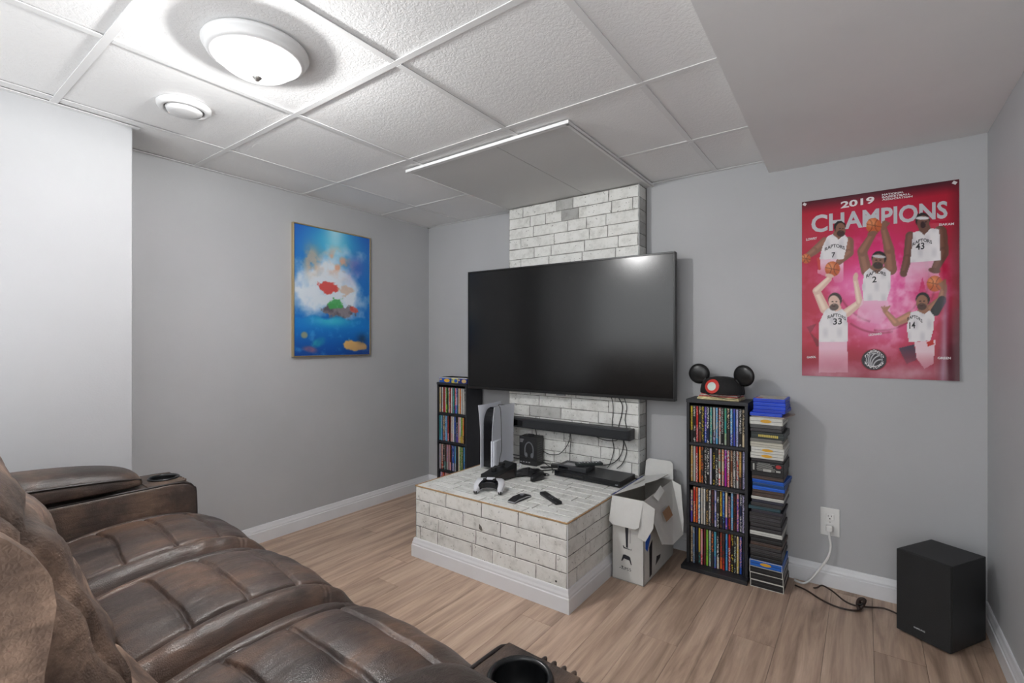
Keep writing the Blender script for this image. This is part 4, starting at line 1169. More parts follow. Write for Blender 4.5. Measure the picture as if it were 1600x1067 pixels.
def sheet_pos(u, v, off=0.0):
    """poster sheet with gentle waves and a lifting lower right corner"""
    w = 0.004 + 0.0016 * np.sin(u * 9 + v * 5) * np.sin(v * 11 + 1) + 0.011 * np.clip(u - 0.86, 0, 1) / 0.14 * np.clip(1 - v, 0, 1) ** 2 + 0.004 * np.exp(-((u - 0.93 + 0.05 * v) / 0.03) ** 2) * (v < 0.8)
    return PX0 + PW * u, -(w + off), PZ0 + PH * v
nu, nv = 200, 298
u, v = np.meshgrid(np.linspace(0, 1, nu), np.linspace(0, 1, nv))
X, Y = hmap(H_uv2px, u, v)
cv = Canvas(X, Y, (176, 22, 48))
n1 = vnoise(X, Y, 130, 3, 5); n2 = vnoise(X + 300, Y, 60, 4, 4)
cv.put(np.exp(-(((X - 480) / 260) ** 2 + ((Y - 520) / 260) ** 2)), (236, 40, 140), 0.95)
cv.put(np.exp(-(((X - 460) / 190) ** 2 + ((Y - 690) / 170) ** 2)) * (0.4 + n1), (240, 160, 205), 0.9)
cv.put(np.exp(-(((X - 330) / 120) ** 2 + ((Y - 560) / 70) ** 2)), (246, 150, 210), 0.6)
cv.put(np.clip((170 + (X - 80) * -0.14 - Y + 40) / 60, 0, 1), (40, 22, 30), 0.75)
cv.put(np.clip((Y - 850) / 170, 0, 1), (120, 20, 38), 0.7)
cv.put(np.exp(-((Y - 1010) / 45) ** 2) * n1, (226, 206, 216), 0.75)
cv.put(np.clip((X - 740) / 130, 0, 1) * np.clip((Y - 640) / 250, 0, 1), (44, 40, 46), 0.9)
cv.put(np.clip((X - 800) / 60, 0, 1), (92, 14, 30), 0.6)
for a in np.linspace(-0.5, 2.2, 7):
    d = np.abs(np.hypot(X - 470, (Y - 520) * 0.95) - 250 - 30 * np.sin(a * 5))
    cv.put(np.exp(-(d / 5) ** 2) * (np.abs(np.arctan2(Y - 520, X - 470) - a) < 0.4), (120, 12, 34), 0.5)
cv.put(cv.poly([(100, 770), (150, 752), (120, 800), (180, 860), (150, 870)]), (110, 12, 30), 0.7)
cv.put(np.clip((n2 - 0.5) * 4, 0, 1) * np.exp(-(((X - 470) / 300) ** 2 + ((Y - 640) / 260) ** 2)), (255, 206, 234), 0.75)
SK1, SK2, SK3 = (134, 92, 74), (108, 72, 60), (222, 186, 170)
JW, JS = (232, 228, 230), (186, 182, 190)
def shade_body(mask, col, gx, gy):
    cv.put(mask, col)
    cv.put(mask * np.clip((np.sin(X * 0.09 + gx) * np.cos(Y * 0.05 + gy)), 0, 1), JS, 0.45)
def ball(x, y, r):
    m = cv.ell(x, y, r, r); cv.put(m, (196, 96, 48))
    cv.put(m * cv.ell(x - r * 0.3, y - r * 0.35, r * 0.6, r * 0.5, 0, r * 0.5), (236, 156, 104), 0.7)
    for k in (-0.35, 0.35):
        cv.put(m * np.exp(-((np.hypot(X - x - k * 3.2 * r, Y - y) - r * 0.95) / 1.6) ** 2), (60, 28, 20), 0.8)
    cv.put(m * np.exp(-((Y - y - (X - x) * 0.2) / 1.5) ** 2), (60, 28, 20), 0.8)
def head(x, y, rx, ry, skin, hair, beard=None, band=None, tilt=0.0, face=1):
    cv.put(cv.ell(x, y - ry * 0.25, rx * 1.08, ry * 0.85, tilt), hair)
    cv.put(cv.ell(x + face * rx * 0.12, y + ry * 0.12, rx * 0.9, ry * 0.9, tilt), skin)
    if beard: cv.put(cv.ell(x + face * rx * 0.15, y + ry * 0.62, rx * 0.72, ry * 0.42, tilt), beard, 0.85)
    if band: cv.put(cv.ell(x, y - ry * 0.45, rx * 1.0, ry * 0.18, tilt), band)
    cv.put(cv.ell(x - rx * 0.2 + face * rx * 0.2, y - 1, rx * 0.16, ry * 0.07), (40, 24, 20)); cv.put(cv.ell(x + rx * 0.35 + face * rx * 0.15, y - 1, rx * 0.14, ry * 0.07), (40, 24, 20))
    cv.put(cv.ell(x + face * rx * 0.22, y + ry * 0.24, rx * 0.12, ry * 0.16), tuple(int(c * 0.75) for c in skin), 0.7)
    cv.put(cv.ell(x + face * rx * 0.2, y + ry * 0.5, rx * 0.28, ry * 0.08), (70, 30, 28))
def arm(pts, skin):
    for (a, b) in zip(pts[:-1], pts[1:]):
        m = cv.cap(*a, *b); cv.put(m, skin)
        cv.put(m * cv.cap(a[0] - 4, a[1] - 4, a[2] * 0.4, b[0] - 4, b[1] - 4, b[2] * 0.4, 8), tuple(min(255, int(c * 1.3)) for c in skin), 0.6)
def fade(y0, y1): return np.clip((y1 - Y) / (y1 - y0), 0, 1)
cv.track = True
# upper right player
m = cv.poly([(600, 440), (760, 440), (770, 600), (700, 610), (680, 520), (660, 600), (590, 590)]) * fade(470, 640); cv.put(m, (238, 200, 220), 0.85)
arm([(770, 300, 34), (785, 400, 28), (745, 480, 20)], SK2); arm([(620, 320, 26), (605, 430, 22), (585, 500, 18)], SK2)
shade_body(cv.poly([(632, 300), (665, 290), (690, 312), (722, 278), (760, 284), (768, 330), (770, 440), (618, 450), (628, 360)]), JW, 1, 2)
cv.put(cv.poly([(660, 290), (690, 312), (722, 278), (715, 260), (668, 268)]), SK2); head(680, 248, 34, 44, SK2, (30, 24, 24), None, (226, 224, 226))
cv.put(cv.ell(682, 262, 13, 16), (50, 20, 22)); cv.put(cv.ell(585, 506, 18, 16), SK2); cv.put(cv.ell(740, 490, 30, 14, 0.2), SK2)
# upper left player
m = cv.poly([(165, 420), (285, 425), (282, 545), (240, 550), (220, 490), (200, 520), (155, 500)]) * fade(450, 570); cv.put(m, (240, 214, 226), 0.9)
cv.put(cv.cap(160, 430, 8, 165, 480, 6), (200, 60, 60))
arm([(195, 345, 24), (140, 390, 19), (100, 420, 14)], SK1); arm([(310, 345, 26), (315, 400, 20), (262, 445, 15)], SK1)
shade_body(cv.poly([(205, 318), (232, 306), (262, 330), (290, 306), (308, 330), (298, 380), (285, 432), (165, 432), (180, 370)]), JW, 2, 1)
cv.put(cv.poly([(232, 308), (262, 334), (290, 306), (280, 290), (240, 290)]), SK1); head(268, 280, 28, 38, SK1, (28, 24, 26), (52, 34, 30))
ball(98, 428, 24)
# lower left player
m = cv.poly([(160, 840), (302, 840), (305, 1000), (160, 1000)]) * fade(880, 1090); cv.put(m, (238, 206, 222), 0.9)
arm([(190, 680, 24), (150, 590, 19), (212, 530, 14)], SK3); arm([(300, 700, 22), (365, 650, 17), (345, 540, 12)], SK3)
shade_body(cv.poly([(190, 690), (215, 672), (245, 690), (275, 680), (298, 700), (306, 770), (304, 845), (160, 845), (162, 750)]), JW, 3, 4)
cv.put(cv.poly([(212, 676), (245, 694), (276, 682), (268, 660), (220, 660)]), SK3); head(242, 645, 32, 42, SK3, (58, 46, 42), (72, 58, 54), None, -0.2, -1)
cv.put(cv.ell(345, 520, 12, 22, 0.2), SK3); ball(230, 480, 38); cv.put(cv.ell(215, 514, 22, 10, 0.2), SK3)
# centre player
m = cv.poly([(385, 620), (500, 620), (520, 700), (470, 760), (350, 740), (355, 690)]) * fade(640, 800); cv.put(m, (240, 200, 220), 0.85)
arm([(400, 490, 28), (378, 395, 24), (430, 310, 17)], SK1); arm([(520, 480, 32), (512, 380, 26), (488, 285, 17)], SK1)
shade_body(cv.poly([(388, 500), (415, 478), (450, 500), (488, 474), (522, 500), (518, 580), (500, 640), (385, 640), (378, 570)]), JW, 5, 3)
cv.put(cv.poly([(420, 480), (452, 506), (488, 474), (478, 452), (430, 452)]), SK1); head(462, 438, 34, 42, SK1, (30, 26, 28), (40, 28, 26), (200, 196, 200), 0.1, -1)
ball(436, 264, 40); cv.put(cv.ell(430, 304, 26, 12, -0.2), SK1)
for k in range(4): cv.put(cv.cap(484, 280, 7, 480 + 11 * k, 240 + 6 * abs(k - 1), 5), SK1)
# lower right player
m = cv.poly([(640, 850), (745, 840), (735, 960), (690, 985), (650, 930)]) * fade(900, 1040); cv.put(m, (238, 214, 222), 0.95)
cv.put(cv.poly([(700, 850), (735, 838), (740, 862), (708, 872)]), (196, 50, 44))
cv.put(cv.poly([(560, 880), (640, 860), (650, 940), (600, 960)]) * fade(880, 1000), (46, 48, 70), 0.8)
arm([(615, 720, 24), (545, 752, 18), (492, 692, 11)], (176, 128, 104)); arm([(715, 690, 26), (775, 640, 22), (790, 570, 14)], (150, 104, 80))
cv.put(cv.cap(745, 695, 24, 778, 640, 22), (34, 32, 36))
shade_body(cv.poly([(622, 700), (655, 690), (690, 706), (715, 690), (740, 720), (735, 790), (720, 842), (612, 850), (600, 770)]), JW, 0, 6)
cv.put(cv.poly([(655, 692), (690, 710), (715, 690), (706, 668), (660, 668)]), (150, 104, 80)); head(682, 645, 33, 42, (150, 104, 80), (28, 24, 26), (70, 46, 38), None, 0, -1)
ball(742, 556, 40)
for k in range(4): cv.put(cv.cap(788, 585, 8, 765 + 10 * k, 556 - 6 * k, 5), (150, 104, 80))
for k in range(4): cv.put(cv.cap(492, 694, 7, 476 + 13 * k, 672 - 4 * (k % 2), 4), (176, 128, 104))
cv.track = False
# emblem disc
cv.put(cv.ell(437, 938, 67, 56), (160, 24, 44)); cv.put(cv.ell(437, 938, 63, 52), (30, 24, 32)); cv.put(cv.ell(437, 938, 41, 34), (206, 206, 210)); cv.put(cv.ell(437, 938, 38, 31), (30, 24, 32))
for k in range(4): cv.put(np.exp(-((np.hypot(X - 470 - 4 * k, Y - 975 + 10 * k) - 38 - 12 * k) / 3.2) ** 2) * cv.ell(437, 938, 36, 30), (214, 214, 218))
cv.put(np.exp(-((X - 795 - (Y - 700) * -0.04) / 16) ** 2) * np.clip((Y - 520) / 120, 0, 1), (190, 168, 190), 0.55)  # pale upright streak: a gloss reflection painted into the sheet's colour
POSTER_MAT = painted_mat('glossy_poster_print', 0.32, 0.3)
po = link_mesh('basketball_poster', grid_mesh('basketball_poster', nu, nv, sheet_pos, cv.c, POSTER_MAT))
tag(po, 'red unframed basketball champions poster pinned to the wall above the outlet', 'poster')

def poster_text(name, s, x0, y0, x1, y1, h, m, bold=0.0, arc=0.0, stretch=None, shear=0.0):
    """text whose baseline runs from drawing point (x0,y0) to (x1,y1), h high in drawing pixels"""
    V, Fc, asp = text_mesh(s, bold)
    Lp = math.hypot(x1 - x0, y1 - y0)
    tx, ty = (x1 - x0) / Lp, (y1 - y0) / Lp
    a = V[:, 0] / asp; b = V[:, 1]
    gx = x0 + (x1 - x0) * a + shear * b * h; gy = y0 + (y1 - y0) * a - h * b - arc * np.sin(PI * a)
    uu, vv = hmap(H_px2uv, gx, gy)
    P = np.stack(sheet_pos(uu, vv, 0.0007), -1)
    link_mesh(name, mesh_from(name, P, Fc, m), po)
# heads, hands and balls that overlap the title lie printed above it
idx = np.arange(nu * nv).reshape(nv, nu)
q_ = (cv.fig > 0.5) & (Y < 318)
sel = (q_[:-1, :-1] & q_[:-1, 1:] & q_[1:, 1:] & q_[1:, :-1])
Pall = np.stack(sheet_pos(u, v, 0.0012), -1).reshape(-1, 3)
todo = {(int(a_), int(b_)) for a_, b_ in zip(*np.nonzero(sel))}
while todo:                                  # one part for each connected printed piece
    stack_ = [todo.pop()]; comp = []
    while stack_:
        c_ = stack_.pop(); comp.append(c_)
        for da in (-1, 0, 1):
            for db in (-1, 0, 1):
                n_ = (c_[0] + da, c_[1] + db)
                if n_ in todo: todo.remove(n_); stack_.append(n_)
    if len(comp) < 25: continue
    quads = [(int(idx[a_, b_]), int(idx[a_, b_ + 1]), int(idx[a_ + 1, b_ + 1]), int(idx[a_ + 1, b_])) for a_, b_ in comp]
    used = sorted({t_ for q4 in quads for t_ in q4}); remap = {v_: k for k, v_ in enumerate(used)}
    fm = mesh_from('player_print', Pall[used], [tuple(remap[t_] for t_ in q4) for q4 in quads], POSTER_MAT)
    at_ = fm.color_attributes.new('print', 'FLOAT_COLOR', 'POINT')
    rg = np.ones((len(used), 4)); rg[:, :3] = lin(cv.c.reshape(-1, 3)[used]); at_.data.foreach_set('color', rg.ravel().astype(np.float32))
    link_mesh('player_print', fm, po)
M_SILV = mat('silver_lettering', srgb(192, 192, 198), 0.35); M_WTXT = mat('white_lettering', srgb(226, 222, 224), 0.4); M_KTXT = mat('black_lettering', srgb(30, 28, 32), 0.5)
poster_text('title', '2019', 272, 180, 440, 152, 34, M_WTXT, 0.03)
for s, y in (('NATIONAL', 117), ('BASKETBALL', 129), ('ASSOCIATION', 141)):
    poster_text('title', s, 478, y, 478 + (108 if s == 'NATIONAL' else (142 if s == 'BASKETBALL' else 152)), y - (14 if s == 'NATIONAL' else 17), 9.5, M_WTXT, 0.03)
poster_text('title', 'CHAMPIONS', 126, 302, 806, 228, 88, M_SILV, 0.028)
for s, x0, y0, x1, y1, h in (('LOWRY', 100, 340, 154, 332, 12), ('SIAKAM', 762, 268, 838, 262, 12), ('GASOL', 100, 928, 146, 926, 11), ('GREEN', 756, 937, 822, 938, 12), ('LEONARD', 410, 818, 476, 812, 12)):
    poster_text('player_name', s, x0, y0, x1, y1, h, M_WTXT, 0.03)
for s, x0, y0, x1, y1, h, arc in (('RAPTORS', 192, 392, 292, 386, 17, 16), ('RAPTORS', 398, 528, 496, 518, 17, 18), ('RAPTORS', 630, 370, 728, 358, 17, 18), ('RAPTORS', 205, 732, 296, 740, 17, 16), ('RAPTORS', 604, 742, 680, 755, 17, 18)):
    poster_text('jersey_lettering', s, x0, y0, x1, y1, h, M_KTXT, 0.02, arc)
for s, x0, y0, x1, y1, h in (('7', 226, 424, 244, 422, 26), ('2', 428, 550, 450, 547, 30), ('43', 646, 388, 690, 382, 34), ('33', 232, 760, 276, 758, 32), ('14', 614, 783, 644, 780, 34)):
    poster_text('jersey_number', s, x0, y0, x1, y1, h, M_KTXT, 0.02)
poster_text('emblem_lettering', 'TORONTO', 388, 932, 486, 932, 14, M_WTXT, 0.03, 32)
poster_text('emblem_lettering', 'RAPTORS', 390, 958, 484, 958, 14, M_WTXT, 0.03, -26)
for (uu, vv) in ((0.02, 0.985), (0.975, 0.985)):
    p = sheet_pos(np.array(uu), np.array(vv))
    obj('tape', box_bm(-0.007, 0.007, -0.0008, 0.0006, -0.006, 0.006), mat('clear_tape', srgb(216, 214, 214), 0.3), po, False, (float(p[0]), float(p[1]) - 0.001, float(p[2])), (0, 0.6, 0))

# --- framed blue seaside print on the left wall (generic, abstract)
fr = tag(empty('framed_print', (0.0, -1.163, 1.075)), 'framed blue and white sea print in a thin brass frame', 'framed print')
FW, FH, FT = 0.575, 0.832, 0.020
M_BRASS = mat('brass_frame', srgb(206, 186, 146), 0.3, metal=0.85)
bmf = [(0, FW, 0, 0.008), (0, FW, FH - 0.008, FH)]
for a in bmf: obj('frame_rail', box_bm(0.001, FT + 0.004, a[0], a[1], a[2], a[3], 0.0015, 2), M_BRASS, fr)
for a in ((0, 0.008), (FW - 0.008, FW)): obj('frame_rail', box_bm(0.001, FT + 0.004, a[0], a[1], 0.008, FH - 0.008, 0.0015, 2), M_BRASS, fr)
obj('backing_board', box_bm(0.001, FT - 0.002, 0.010, FW - 0.010, 0.010, FH - 0.010), M_BLACKM, fr)
nu, nv = 150, 216
u, v = np.meshgrid(np.linspace(0, 1, nu), np.linspace(0, 1, nv))
X, Y = u * 500, (1 - v) * 725
cv = Canvas(X, Y, (30, 110, 190))
n1 = vnoise(X, Y, 110, 13, 5); n2 = vnoise(X + 90, Y + 30, 40, 14, 4)
cv.put(np.clip(1 - Y / 220, 0, 1), (36, 74, 178), 0.8)
cv.put(np.exp(-(((X - 250) / 190) ** 2 + ((Y - 70) / 150) ** 2)), (70, 190, 220), 0.9)
cv.put(np.exp(-(((X - 255) / 60) ** 2)) * np.clip(1 - Y / 260, 0, 1), (210, 240, 244), 0.7)
cloud = np.clip((np.exp(-(((X - 250) / 210) ** 2 + ((Y - 330) / 165) ** 2)) * 1.25 + (n1 - 0.5) * 1.1 - 0.25) * 2.2, 0, 1)
cv.put(cloud, (226, 232, 238), 0.95)
cv.put(cloud * np.clip((n2 - 0.5) * 4, 0, 1), (176, 206, 228), 0.6)
cv.put(np.clip(np.exp(-(((X - 270) / 80) ** 2 + ((Y - 185) / 66) ** 2)) * 1.6 * np.clip((n2 - 0.35) * 3, 0, 1), 0, 1), (226, 166, 132), 0.85)
cv.put(np.clip(np.exp(-(((X - 105) / 44) ** 2 + ((Y - 190) / 74) ** 2)) * 1.6 * np.clip((n2 - 0.3) * 3, 0, 1), 0, 1), (216, 178, 140), 0.7)
cv.put(np.exp(-(((X - 400) / 62) ** 2 + ((Y - 205) / 70) ** 2)) * np.clip(n1 * 1.6, 0, 1), (92, 92, 178), 0.85)
n3 = vnoise(X + 17, Y + 55, 26, 15, 5)
def blob(cx, cy, rx, ry, rough=1.3, k=5.0):
    r = np.sqrt(((X - cx) / rx) ** 2 + ((Y - cy) / ry) ** 2)
    return np.clip((1 - r + (n3 - 0.5) * rough) * k, 0, 1)
# rocks in the surf with weed and coral tones
rock = blob(275, 470, 120, 48)
cv.put(rock, (98, 90, 100)); cv.put(rock * np.clip((n2 - 0.5) * 5, 0, 1), (150, 144, 150), 0.7)
cv.put(blob(262, 428, 56, 34), (74, 168, 92), 0.9)
cv.put(blob(205, 330, 62, 42), (206, 70, 66), 0.9)
cv.put(blob(385, 452, 34, 20), (206, 86, 70), 0.8)
cv.put(blob(330, 335, 46, 40), (206, 168, 140), 0.6)
sea = np.clip((Y - 500 - 10 * np.sin(X / 25)) / 14, 0, 1)
cv.put(sea, (28, 118, 196)); cv.put(sea * np.exp(-(((X - 230) / 130) ** 2 + ((Y - 525) / 34) ** 2)), (70, 196, 210), 0.8)
cv.put(sea * np.clip((Y - 560) / 160, 0, 1), (22, 62, 140), 0.8)
cv.put(sea * np.clip((n2 - 0.55) * 4, 0, 1), (92, 176, 226), 0.45)
cv.put(np.clip((1 - np.sqrt(((X - 395) / 95) ** 2 + ((Y - 668) / 34) ** 2) + (n2 - 0.5)) * 5, 0, 1), (226, 178, 106), 0.95)
cv.put(np.exp(-(((X - 445) / 36) ** 2 + ((Y - 628) / 30) ** 2)), (40, 60, 84), 0.8)
cv.put(cv.ell(95, 690, 40, 16, 0.2, 14) * np.clip(0.3 + n2, 0, 1), (206, 110, 110), 0.7); cv.put(cv.ell(60, 610, 20, 18, 0, 10), (216, 176, 92), 0.6); cv.put(cv.ell(150, 650, 42, 24, -0.4, 14) * np.clip(n2 * 1.4, 0, 1), (50, 160, 170), 0.8)
cv.put(np.clip((Y - 640) / 90, 0, 1) * np.clip((X - 300) / 200, 0, 1), (44, 44, 96), 0.5)
PRINT_MAT = painted_mat('framed_print_paper', 0.35, 0.35, 0.1)
pm = grid_mesh('print', nu, nv, lambda u, v: (np.full_like(u, FT - 0.001), 0.008 + (FW - 0.016) * u, 0.008 + (FH - 0.016) * v), cv.c, PRINT_MAT)
link_mesh('print', pm, fr)

# ------------------------------------------------------------------ outlet with plug and cords
M_OUTLET = mat('white_outlet_plastic', srgb(226, 226, 224), 0.35)
ou = tag(empty('wall_outlet', (2.717, 0.0, 0.308)), 'white double wall outlet with a plug in its lower socket', 'outlet')
obj('cover_plate', box_bm(-0.039, 0.039, -0.006, 0.0, -0.066, 0.066, 0.003, 2), M_OUTLET, ou)
for zz in (0.024, -0.024):
    f = obj('socket_face', box_bm(-0.017, 0.017, -0.0085, -0.005, zz - 0.015, zz + 0.015, 0.004, 2), M_OUTLET, ou)
    bm = bmesh.new()
    for a in ((-0.0078, -0.0056, 0.001, 0.009), (0.0052, 0.0074, 0.002, 0.009)): add_box(bm, a[0], a[1], -0.0089, -0.008, zz + a[2], zz + a[3])
    add_box(bm, -0.0028, 0.0022, -0.0089, -0.008, zz - 0.010, zz - 0.005)
    obj('slots', bm, mat('socket_slot', srgb(50, 48, 46), 0.6), f)
obj('screw', lathe_bm([(0, 0), (0.003, 0.0), (0.0025, 0.0012), (0, 0.0014)], 12, Matrix.Rotation(PI / 2, 4, 'X')), M_NICKEL, ou, True, (0, -0.006, 0))
wc = tag(empty('white_power_cord', (2.715, -0.0, 0.0)), 'white power cord hanging from the wall outlet to the floor', 'cord')
obj('plug', box_bm(-0.014, 0.014, -0.038, -0.009, 0.268, 0.298, 0.005, 2), M_OUTLET, wc)
obj('cable', tube_bm([(0.0, -0.032, 0.275), (0.002, -0.036, 0.245), (0.006, -0.034, 0.20), (-0.004, -0.036, 0.15), (-0.035, -0.04, 0.09), (-0.07, -0.05, 0.035), (-0.098, -0.058, 0.0085), (-0.125, -0.058, 0.0075), (-0.14, -0.05, 0.0075)], 0.0052, 10, 8), M_OUTLET, wc, True)
M_BRCORD = mat('dark_brown_cord', srgb(48, 34, 28), 0.5)
bc_ = tag(empty('brown_power_cord', (2.60, -0.09, 0)), 'dark brown cord tied in a knot on the floor beside the subwoofer', 'cord')
obj('cable', tube_bm([(-0.018, -0.012, 0.006), (0.03, -0.035, 0.006), (0.09, -0.09, 0.006), (0.15, -0.122, 0.006), (0.21, -0.118, 0.007), (0.238, -0.09, 0.010), (0.235, -0.055, 0.018)], 0.0040, 8, 8), M_BRCORD, bc_, True)
obj('cable', tube_bm([(0.055, 0.012, 0.005), (0.07, 0.02, 0.008), (0.09, 0.028, 0.020), (0.13, 0.0, 0.018), (0.18, -0.05, 0.008), (0.225, -0.066, 0.008), (0.27, -0.04, 0.006), (0.32, -0.03, 0.012), (0.375, -0.055, 0.012), (0.40, -0.06, 0.012)], 0.0036, 8, 8), M_BRCORD, bc_, True)
obj('cable_knot', tube_bm([(0.232, -0.095, 0.006), (0.226, -0.075, 0.02), (0.233, -0.055, 0.035), (0.250, -0.058, 0.040), (0.246, -0.075, 0.026), (0.236, -0.085, 0.012)], 0.0075, 8, 8), M_BRCORD, bc_, True)
obj('twist_tie', tube_bm([(0.222, -0.078, 0.020), (0.236, -0.088, 0.028), (0.250, -0.07, 0.030), (0.238, -0.056, 0.024), (0.222, -0.078, 0.020)], 0.003, 6, 6), M_BLACKM, bc_, True)

# ------------------------------------------------------------------ subwoofer
M_SUBW = mat('black_textured_vinyl', srgb(32, 32, 33), 0.55, noise=0.1, nscale=50, bump=0.25, bscale=300)
A0 = Vector((2.954, -0.264)); A1 = Vector((3.108, -0.359))
sang = math.atan2(A1.y - A0.y, A1.x - A0.x)
sw = tag(empty('subwoofer', (A0.x, A0.y, 0), sang), 'black boxy subwoofer standing on the floor in the right corner', 'subwoofer')
SWW, SWD, SWH = 0.181, 0.236, 0.332
obj('cabinet', box_bm(0, SWW, 0.012, SWD, 0.008, SWH, 0.002, 2), M_SUBW, sw)
obj('front_grille', box_bm(0.0, SWW, 0.0, 0.0125, 0.008, SWH, 0.003, 2), mat('black_grille_cloth', srgb(30, 30, 31), 0.8, bump=0.5, bscale=600), sw)
for a in ((0.012, 0.02), (SWW - 0.032, 0.02), (0.012, SWD - 0.04), (SWW - 0.032, SWD - 0.04)):
    obj('foot', box_bm(a[0], a[0] + 0.02, a[1], a[1] + 0.02, 0, 0.008, 0.001, 1), M_BLACKM, sw)
V, Fc, asp = text_mesh('SAMSUNG', 0.02)
hh = 0.0062
P = [(0.062 + x * hh, -0.0008, 0.044 + y * hh) for x, y, _ in V]
link_mesh('logo', mesh_from('logo', P, Fc, mat('silver_logo', srgb(190, 190, 192), 0.4)), sw)

# ------------------------------------------------------------------ things on the brick stand
ZT = SZ + 0.0002
M_CONW = mat('white_console_plastic', srgb(226, 229, 238), 0.35)
M_CONK = mat('black_console_gloss', srgb(18, 19, 24), 0.18)
M_PADK = mat('black_pad_plastic', srgb(28, 28, 31), 0.4)
M_PADW = mat('white_pad_plastic', srgb(214, 215, 220), 0.35)
M_GREYK = mat('grey_button', srgb(120, 122, 128), 0.4)

# upright games console: two flared white side plates round a glossy black core, on a disc foot
gc = tag(empty('games_console', (0.975, -0.352, ZT), math.radians(6)), 'white and black upright games console on the stand beside the corner tower', 'games console')
obj('disc_foot', lathe_bm([(0, 0), (0.074, 0), (0.080, 0.004), (0.080, 0.010), (0.074, 0.014), (0, 0.014)], 40), M_CONW, gc, True, (-0.005, 0.035, 0))
HC, DC = 0.388, 0.255
bm = bmesh.new()
# core: rounded at the front top
prof = [(-DC / 2 + 0.016, 0.016), (DC / 2 - 0.012, 0.016), (DC / 2 - 0.010, HC - 0.022), (-DC / 2 + 0.09, HC - 0.012)] + [(-DC / 2 + 0.016 + 0.074 * (1 - math.sin(a)), HC - 0.012 - 0.10 * (1 - math.cos(a))) for a in (0.35, 0.7, 1.05, 1.3, 1.5)]
add_prism(bm, prof, 0, -0.030, 0.030)
bmesh.ops.recalc_face_normals(bm, faces=bm.faces)
bmesh.ops.bevel(bm, geom=list(bm.edges), offset=0.003, segments=2, profile=0.5, affect='EDGES')
obj('core', bm, M_CONK, gc)
def plate(sx):
    nu, nv = 18, 26
    V = []; Fc = []
    for side in (0, 1):
        for j in range(nv):
            z = 0.012 + (HC - 0.012 + (0.006 if sx < 0 else 0.0)) * j / (nv - 1)
            for i in range(nu):
                t = i / (nu - 1)
                y = -DC / 2 + DC * t
                zz = (z - 0.2) / 0.2
                off = 0.036 + 0.010 * max(0, zz) ** 2 + 0.012 * max(0, (0.35 - t) / 0.35) ** 2 * (0.35 + 0.65 * max(0, zz)) + 0.006 * max(0, (t - 0.75) / 0.25) ** 2
                V.append((sx * (off + (0.0028 if side else 0)), y, z))
    N = nu * nv
    for j in range(nv - 1):
        for i in range(nu - 1):
            a, b, c, d = j * nu + i, j * nu + i + 1, (j + 1) * nu + i + 1, (j + 1) * nu + i
            Fc.append((a, b, c, d)); Fc.append((N + d, N + c, N + b, N + a))
    edge_ = [j * nu for j in range(nv)], [j * nu + nu - 1 for j in range(nv)], list(range(nu)), [(nv - 1) * nu + i for i in range(nu)]
    for e in edge_:
        for a, b in zip(e[:-1], e[1:]): Fc.append((a, b, N + b, N + a))
    me = mesh_from('side_plate', V, Fc, M_CONW)
    bm = bmesh.new(); bm.from_mesh(me); bmesh.ops.recalc_face_normals(bm, faces=bm.faces); bm.to_mesh(me); bm.free()
    o = link_mesh('side_plate', me, gc)
    return o
plate(-1); rp = plate(1)
# disc drive bulge with its slot on the front right
obj('disc_drive', prism_bm([(0.026, -0.119), (0.052, -0.119), (0.056, -0.10), (0.040, 0.0), (0.026, 0.0)], 2, 0.014, 0.180, 0.004, 2), M_CONW, gc)
obj('disc_slot', box_bm(0.036, 0.0395, -0.1195, -0.1175, 0.055, 0.165, 0.0006, 1), M_CONK, gc)

# charging dock
dk = tag(empty('charging_dock', (1.100, -0.672, ZT), math.radians(-12)), 'black wedge-shaped controller charging dock in front of the white console', 'charging dock')
prof = [(0, 0), (0.205, 0), (0.205, 0.082), (0.185, 0.088), (0.125, 0.066), (0.110, 0.070), (0.03, 0.044), (0.006, 0.040)]
obj('body', prism_bm(prof, 0, 0.0, 0.086, 0.003, 2), mat('dock_black', srgb(26, 27, 29), 0.38), dk)
obj('side_panel', prism_bm([(0.02, 0.006), (0.19, 0.006), (0.185, 0.055), (0.12, 0.045), (0.03, 0.026)], 0, 0.084, 0.0875, 0.001, 1), mat('dock_brown_gloss', srgb(48, 42, 42), 0.2), dk)
for yy in (0.055, 0.115):
    obj('charge_slot', box_bm(0.026, 0.060, yy, yy + 0.022, 0.052 + (yy - 0.05) * 0.35, 0.072 + (yy - 0.05) * 0.3, 0.003, 2), M_BLACKM, dk)

